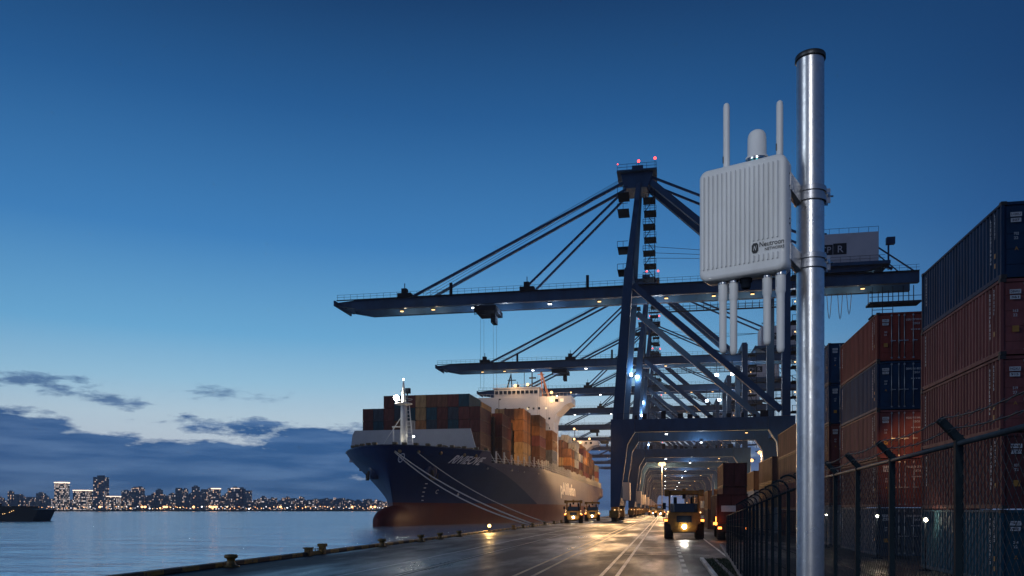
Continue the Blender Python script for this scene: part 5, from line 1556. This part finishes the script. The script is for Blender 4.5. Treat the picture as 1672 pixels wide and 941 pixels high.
CITY = [city_mat('city_facade_dim', (0.15, 0.19, 0.28), 0.2, 0.9, 1.1), city_mat('city_facade_dark', (0.13, 0.17, 0.26), 0.06, 0.8, 1.0), city_mat('city_facade_busy', (0.16, 0.19, 0.26), 0.3, 0.9, 1.2)]  # lighter bluish bases carry distance haze in the facade colour
CITY_LIT = city_mat('city_facade_bright', (0.12, 0.13, 0.15), 0.55, 0.6, 1.3, 2.3, 3.3)
CROWN = em('roof_crown_light', (1.0, 0.75, 0.58), 2.2)
DC = 1500
SHORE_Z = 3.0
sh = MB()
for i in range(40):
    px0 = -260 + i * 25; px1 = px0 + 25
    a = at(px0, 832, 1440 + 20 * math.sin(i)); b_ = at(px1, 832, 1440 + 20 * math.sin(i + 1)); c = at(px1, 832, 2600); d = at(px0, 832, 2600)
    sh.hexa([(a.x, a.y, -3), (b_.x, b_.y, -3), (c.x, c.y, -3), (d.x, d.y, -3), (a.x, a.y, 1.6), (b_.x, b_.y, 1.6), (c.x, c.y, SHORE_Z), (d.x, d.y, SHORE_Z)])
struct(sh.build('far_shore', pm('shore_ground', (0.03, 0.035, 0.04), rough=0.9)))
hi = MB(); pts = []
for i in range(61):
    px = 330 + i * 6.6
    h_ = 4 + 20 * math.sin(PI * min(1, (i / 60) ** 0.8)) ** 0.7 + 3 * math.sin(i * 0.9) + 2 * math.sin(i * 2.3)
    a = at(px, 832, 2150); pts.append((a.x, a.y, max(2, h_ * 1.2)))
for i in range(60):
    a, b_ = pts[i], pts[i + 1]
    fa = at(330 + i * 6.6, 832, 1700); fb = at(330 + (i + 1) * 6.6, 832, 1700)
    hi.add([(fa.x, fa.y, 1.5), (fb.x, fb.y, 1.5), b_, a], [(0, 1, 2, 3)], True)
struct(hi.build('far_hills', pm('hill_ground', (0.03, 0.045, 0.05), rough=0.95, scale=0.02)))


def tower(px0, px1, ytop, d, m, lab, crown=0, roof=True, grp=None):
    a = at(px0, 832, d); b_ = at(px1, 832, d)
    wd = (b_ - a).length; z1 = at(px0, ytop, d).z
    o = MB().box(0, wd, 0, wd * 0.8, 0, z1)
    o = o.build('city_building', m, None, 0, (a.x, a.y, 0))
    o.rotation_euler.z = YAW
    tag(o, lab, 'building', grp)
    if roof: MB().box(wd * 0.25, wd * 0.75, wd * 0.2, wd * 0.6, z1 + 0.02, z1 + max(2.5, z1 * 0.05)).build('roof_box', CITY[1], o)
    if crown: MB().box(-0.4, wd + 0.4, -0.4, wd * 0.8 + 0.4, z1 - crown, z1 - 0.3).build('crown_light', CROWN, o)
    return o


tower(88.5, 106, 787, 1490, CITY_LIT, 'slim brightly lit city tower with glowing white crown at the waterside', 2.4, False)
o = tower(119, 142, 800, 1490, CITY_LIT, 'broad lit city block with two glowing roof bands beside the slim tower', 2.0, False)
tower(152, 170.5, 779, 1495, CITY[0], 'tallest dark city tower with small lamps on its flat roof', 0)
for px, py in ((153, 777), (162, 775), (170, 777)):
    pass
o = tower(173.5, 191, 810, 1490, CITY_LIT, 'low wide lit city block just right of the tallest tower', 1.6, False)
tower(345, 357, 797, 1500, CITY[2], 'pale city tower with one glowing band at its top, alone over the shore lamps', 2.2, False)
tower(377, 388, 797, 1520, CITY[0], 'dark twin city tower with a lit roof spire', 1.0)
tower(388, 398.5, 798, 1525, CITY[1], 'plain dark city tower touching the twin with lit roof spire', 0)
tower(313, 323, 795, 1540, CITY[1], 'tall dark stepped city tower between lower blocks', 0)
grp = 'dim city blocks along the far shore'
r2 = random.Random(5)
x = -30
while x < 640:
    wpx = r2.uniform(6, 13)
    if x < 90: h_ = r2.uniform(12, 30)
    elif x < 200: h_ = r2.uniform(8, 16)
    elif x < 400: h_ = r2.uniform(14, 36)
    else: h_ = r2.uniform(8, 22) * (1 - (x - 400) / 600)
    d = r2.uniform(1530, 1720)
    if not (86 < x < 192 and h_ > 16):
        tower(x, x + wpx, 832 - h_, d, CITY[r2.choice([0, 0, 1, 2])], 'dim city block with scattered lit windows along the far shore', 0, r2.random() < 0.5, grp)
    x += wpx * r2.uniform(0.5, 1.0)
x = 198
while x < 405:      # a taller second row behind
    wpx = r2.uniform(7, 12); h_ = r2.uniform(20, 36)
    tower(x, x + wpx, 832 - h_, r2.uniform(1760, 1900), CITY[r2.choice([0, 0, 1, 2])], 'taller hazy city tower with few lit windows in the second row', 0, r2.random() < 0.6, 'hazy taller city towers in the second row')
    x += wpx * r2.uniform(0.9, 1.5)
x = 395
while x < 645:
    h_ = r2.uniform(3, 8); d = r2.uniform(1720, 2000); base = r2.uniform(2, 15)
    a = at(x, 832, d)
    o = tower(x, x + r2.uniform(3, 6), 832 - h_ - base, d, CITY[r2.choice([0, 2, 2])], 'small hillside building with lit windows at the far end of the shore', 0, False, 'small lit buildings on the far hillside')
    x += r2.uniform(2.2, 5)
# lamps along the shore
lamp_ms = []
for k, (cc, st_) in enumerate((((1, 0.45, 0.17), 5), ((1, 0.62, 0.32), 5), ((0.95, 0.95, 1), 4))):
    lamp_ms.append(MB().ball((0, 0, 0), 1.0, 8).mesh('shore_lamp', em(f'shore_lamp_{k}', cc, st_)))
x = 5
while x < 640:
    p = at(x, 832, 1446 + r2.uniform(0, 14))
    big = r2.random()
    o = link('shore_lamp', lamp_ms[r2.choice([0, 0, 1, 2])], None, (p.x, p.y, r2.uniform(3.5, 8)))
    s_ = r2.uniform(0.5, 0.9) if big < 0.85 else r2.uniform(1.0, 1.8)
    o.scale = (s_, s_, s_ * 0.8)
    pl_ = MB()
    tag(o, 'glowing lamp in the row along the far shore', 'lamp', 'lamps along the far shore')
    x += r2.uniform(2.5, 8.5)
for px in (163, 232, 237, 268, 272, 316, 344, 349, 353, 458, 575, 606, 612):
    p = at(px, 832, 1442); o = link('shore_lamp', lamp_ms[0], None, (p.x, p.y, 7)); o.scale = (2.3, 2.3, 1.9)
    tag(o, 'large golden lamp flaring on the far shore', 'lamp', 'large golden lamps on the far shore')

# dark moored coaster at the left
cp = at(62, 832, 232)
co = empty('coaster', (cp.x, cp.y, WATER), 'dark low coaster lying moored at the left edge of the water', 'boat', None, YAW)
DK = pm('coaster_dark', (0.012, 0.016, 0.022), rough=0.6)
MB().prism([(0, 3.4), (-1.6, 0), (-60, 0), (-60, 3.7), (-14, 3.7), (-3, 3.6)], lambda u, v, a: (u, a, v), 0, 9).build('hull', DK, co)
MB().box(-60, -24, 1, 8, 3.7, 4.8).box(-40, -30, 1.5, 7.5, 4.8, 5.8).box(-20, -15, 2, 7, 3.7, 5.2).box(-12, -4.5, 1, 8, 3.5, 4.4).build('deckhouse', DK, co)
mm = MB()
for x in (-26, -17, -8, -6): mm.bar((x, 4, 5), (x, 4, 7.2 if x < -10 else 6.2), 0.12)
mm.build('mast', DK, co)
for x, z in ((-7.6, 2.9), (-7.1, 3.1), (-8.2, 2.6), (-9.6, 2.2), (-10.2, 2.1), (-5.5, 4.6), (-8.5, 4.7)):
    MB().ball((x, -0.15, min(z, 3.3) if x < -9 else z), 0.11, 6).build('deck_lamp', L_WARM, co)

# ------------------------------------------------------------------ air
hm, nt, out = nodes_of('dusk_haze')
pv = N(nt, 'ShaderNodeVolumePrincipled'); nt.links.new(pv.outputs[0], out.inputs['Volume'])
pv.inputs['Color'].default_value = (0.95, 0.98, 1.0, 1); pv.inputs['Density'].default_value = HAZE; pv.inputs['Anisotropy'].default_value = 0.3
hz = MB().box(-3500, 950, -400, 3500, -7.5, 95).build('haze', hm)
hz['kind'] = 'stuff'; hz.display_type = 'WIRE'
# ------------------------------------------------------------------ render settings
sc.render.engine = 'CYCLES'
cy = sc.cycles
cy.use_denoising = True
cy.sample_clamp_indirect = 3.0
cy.max_bounces = 6; cy.diffuse_bounces = 2; cy.glossy_bounces = 3; cy.transmission_bounces = 2; cy.transparent_max_bounces = 6
cy.caustics_reflective = False; cy.caustics_refractive = False
cy.use_light_tree = True
vs_ = sc.view_settings
vs_.view_transform = 'Standard'; vs_.look = 'None'; vs_.exposure = 0; vs_.gamma = 1; vs_.use_curve_mapping = False
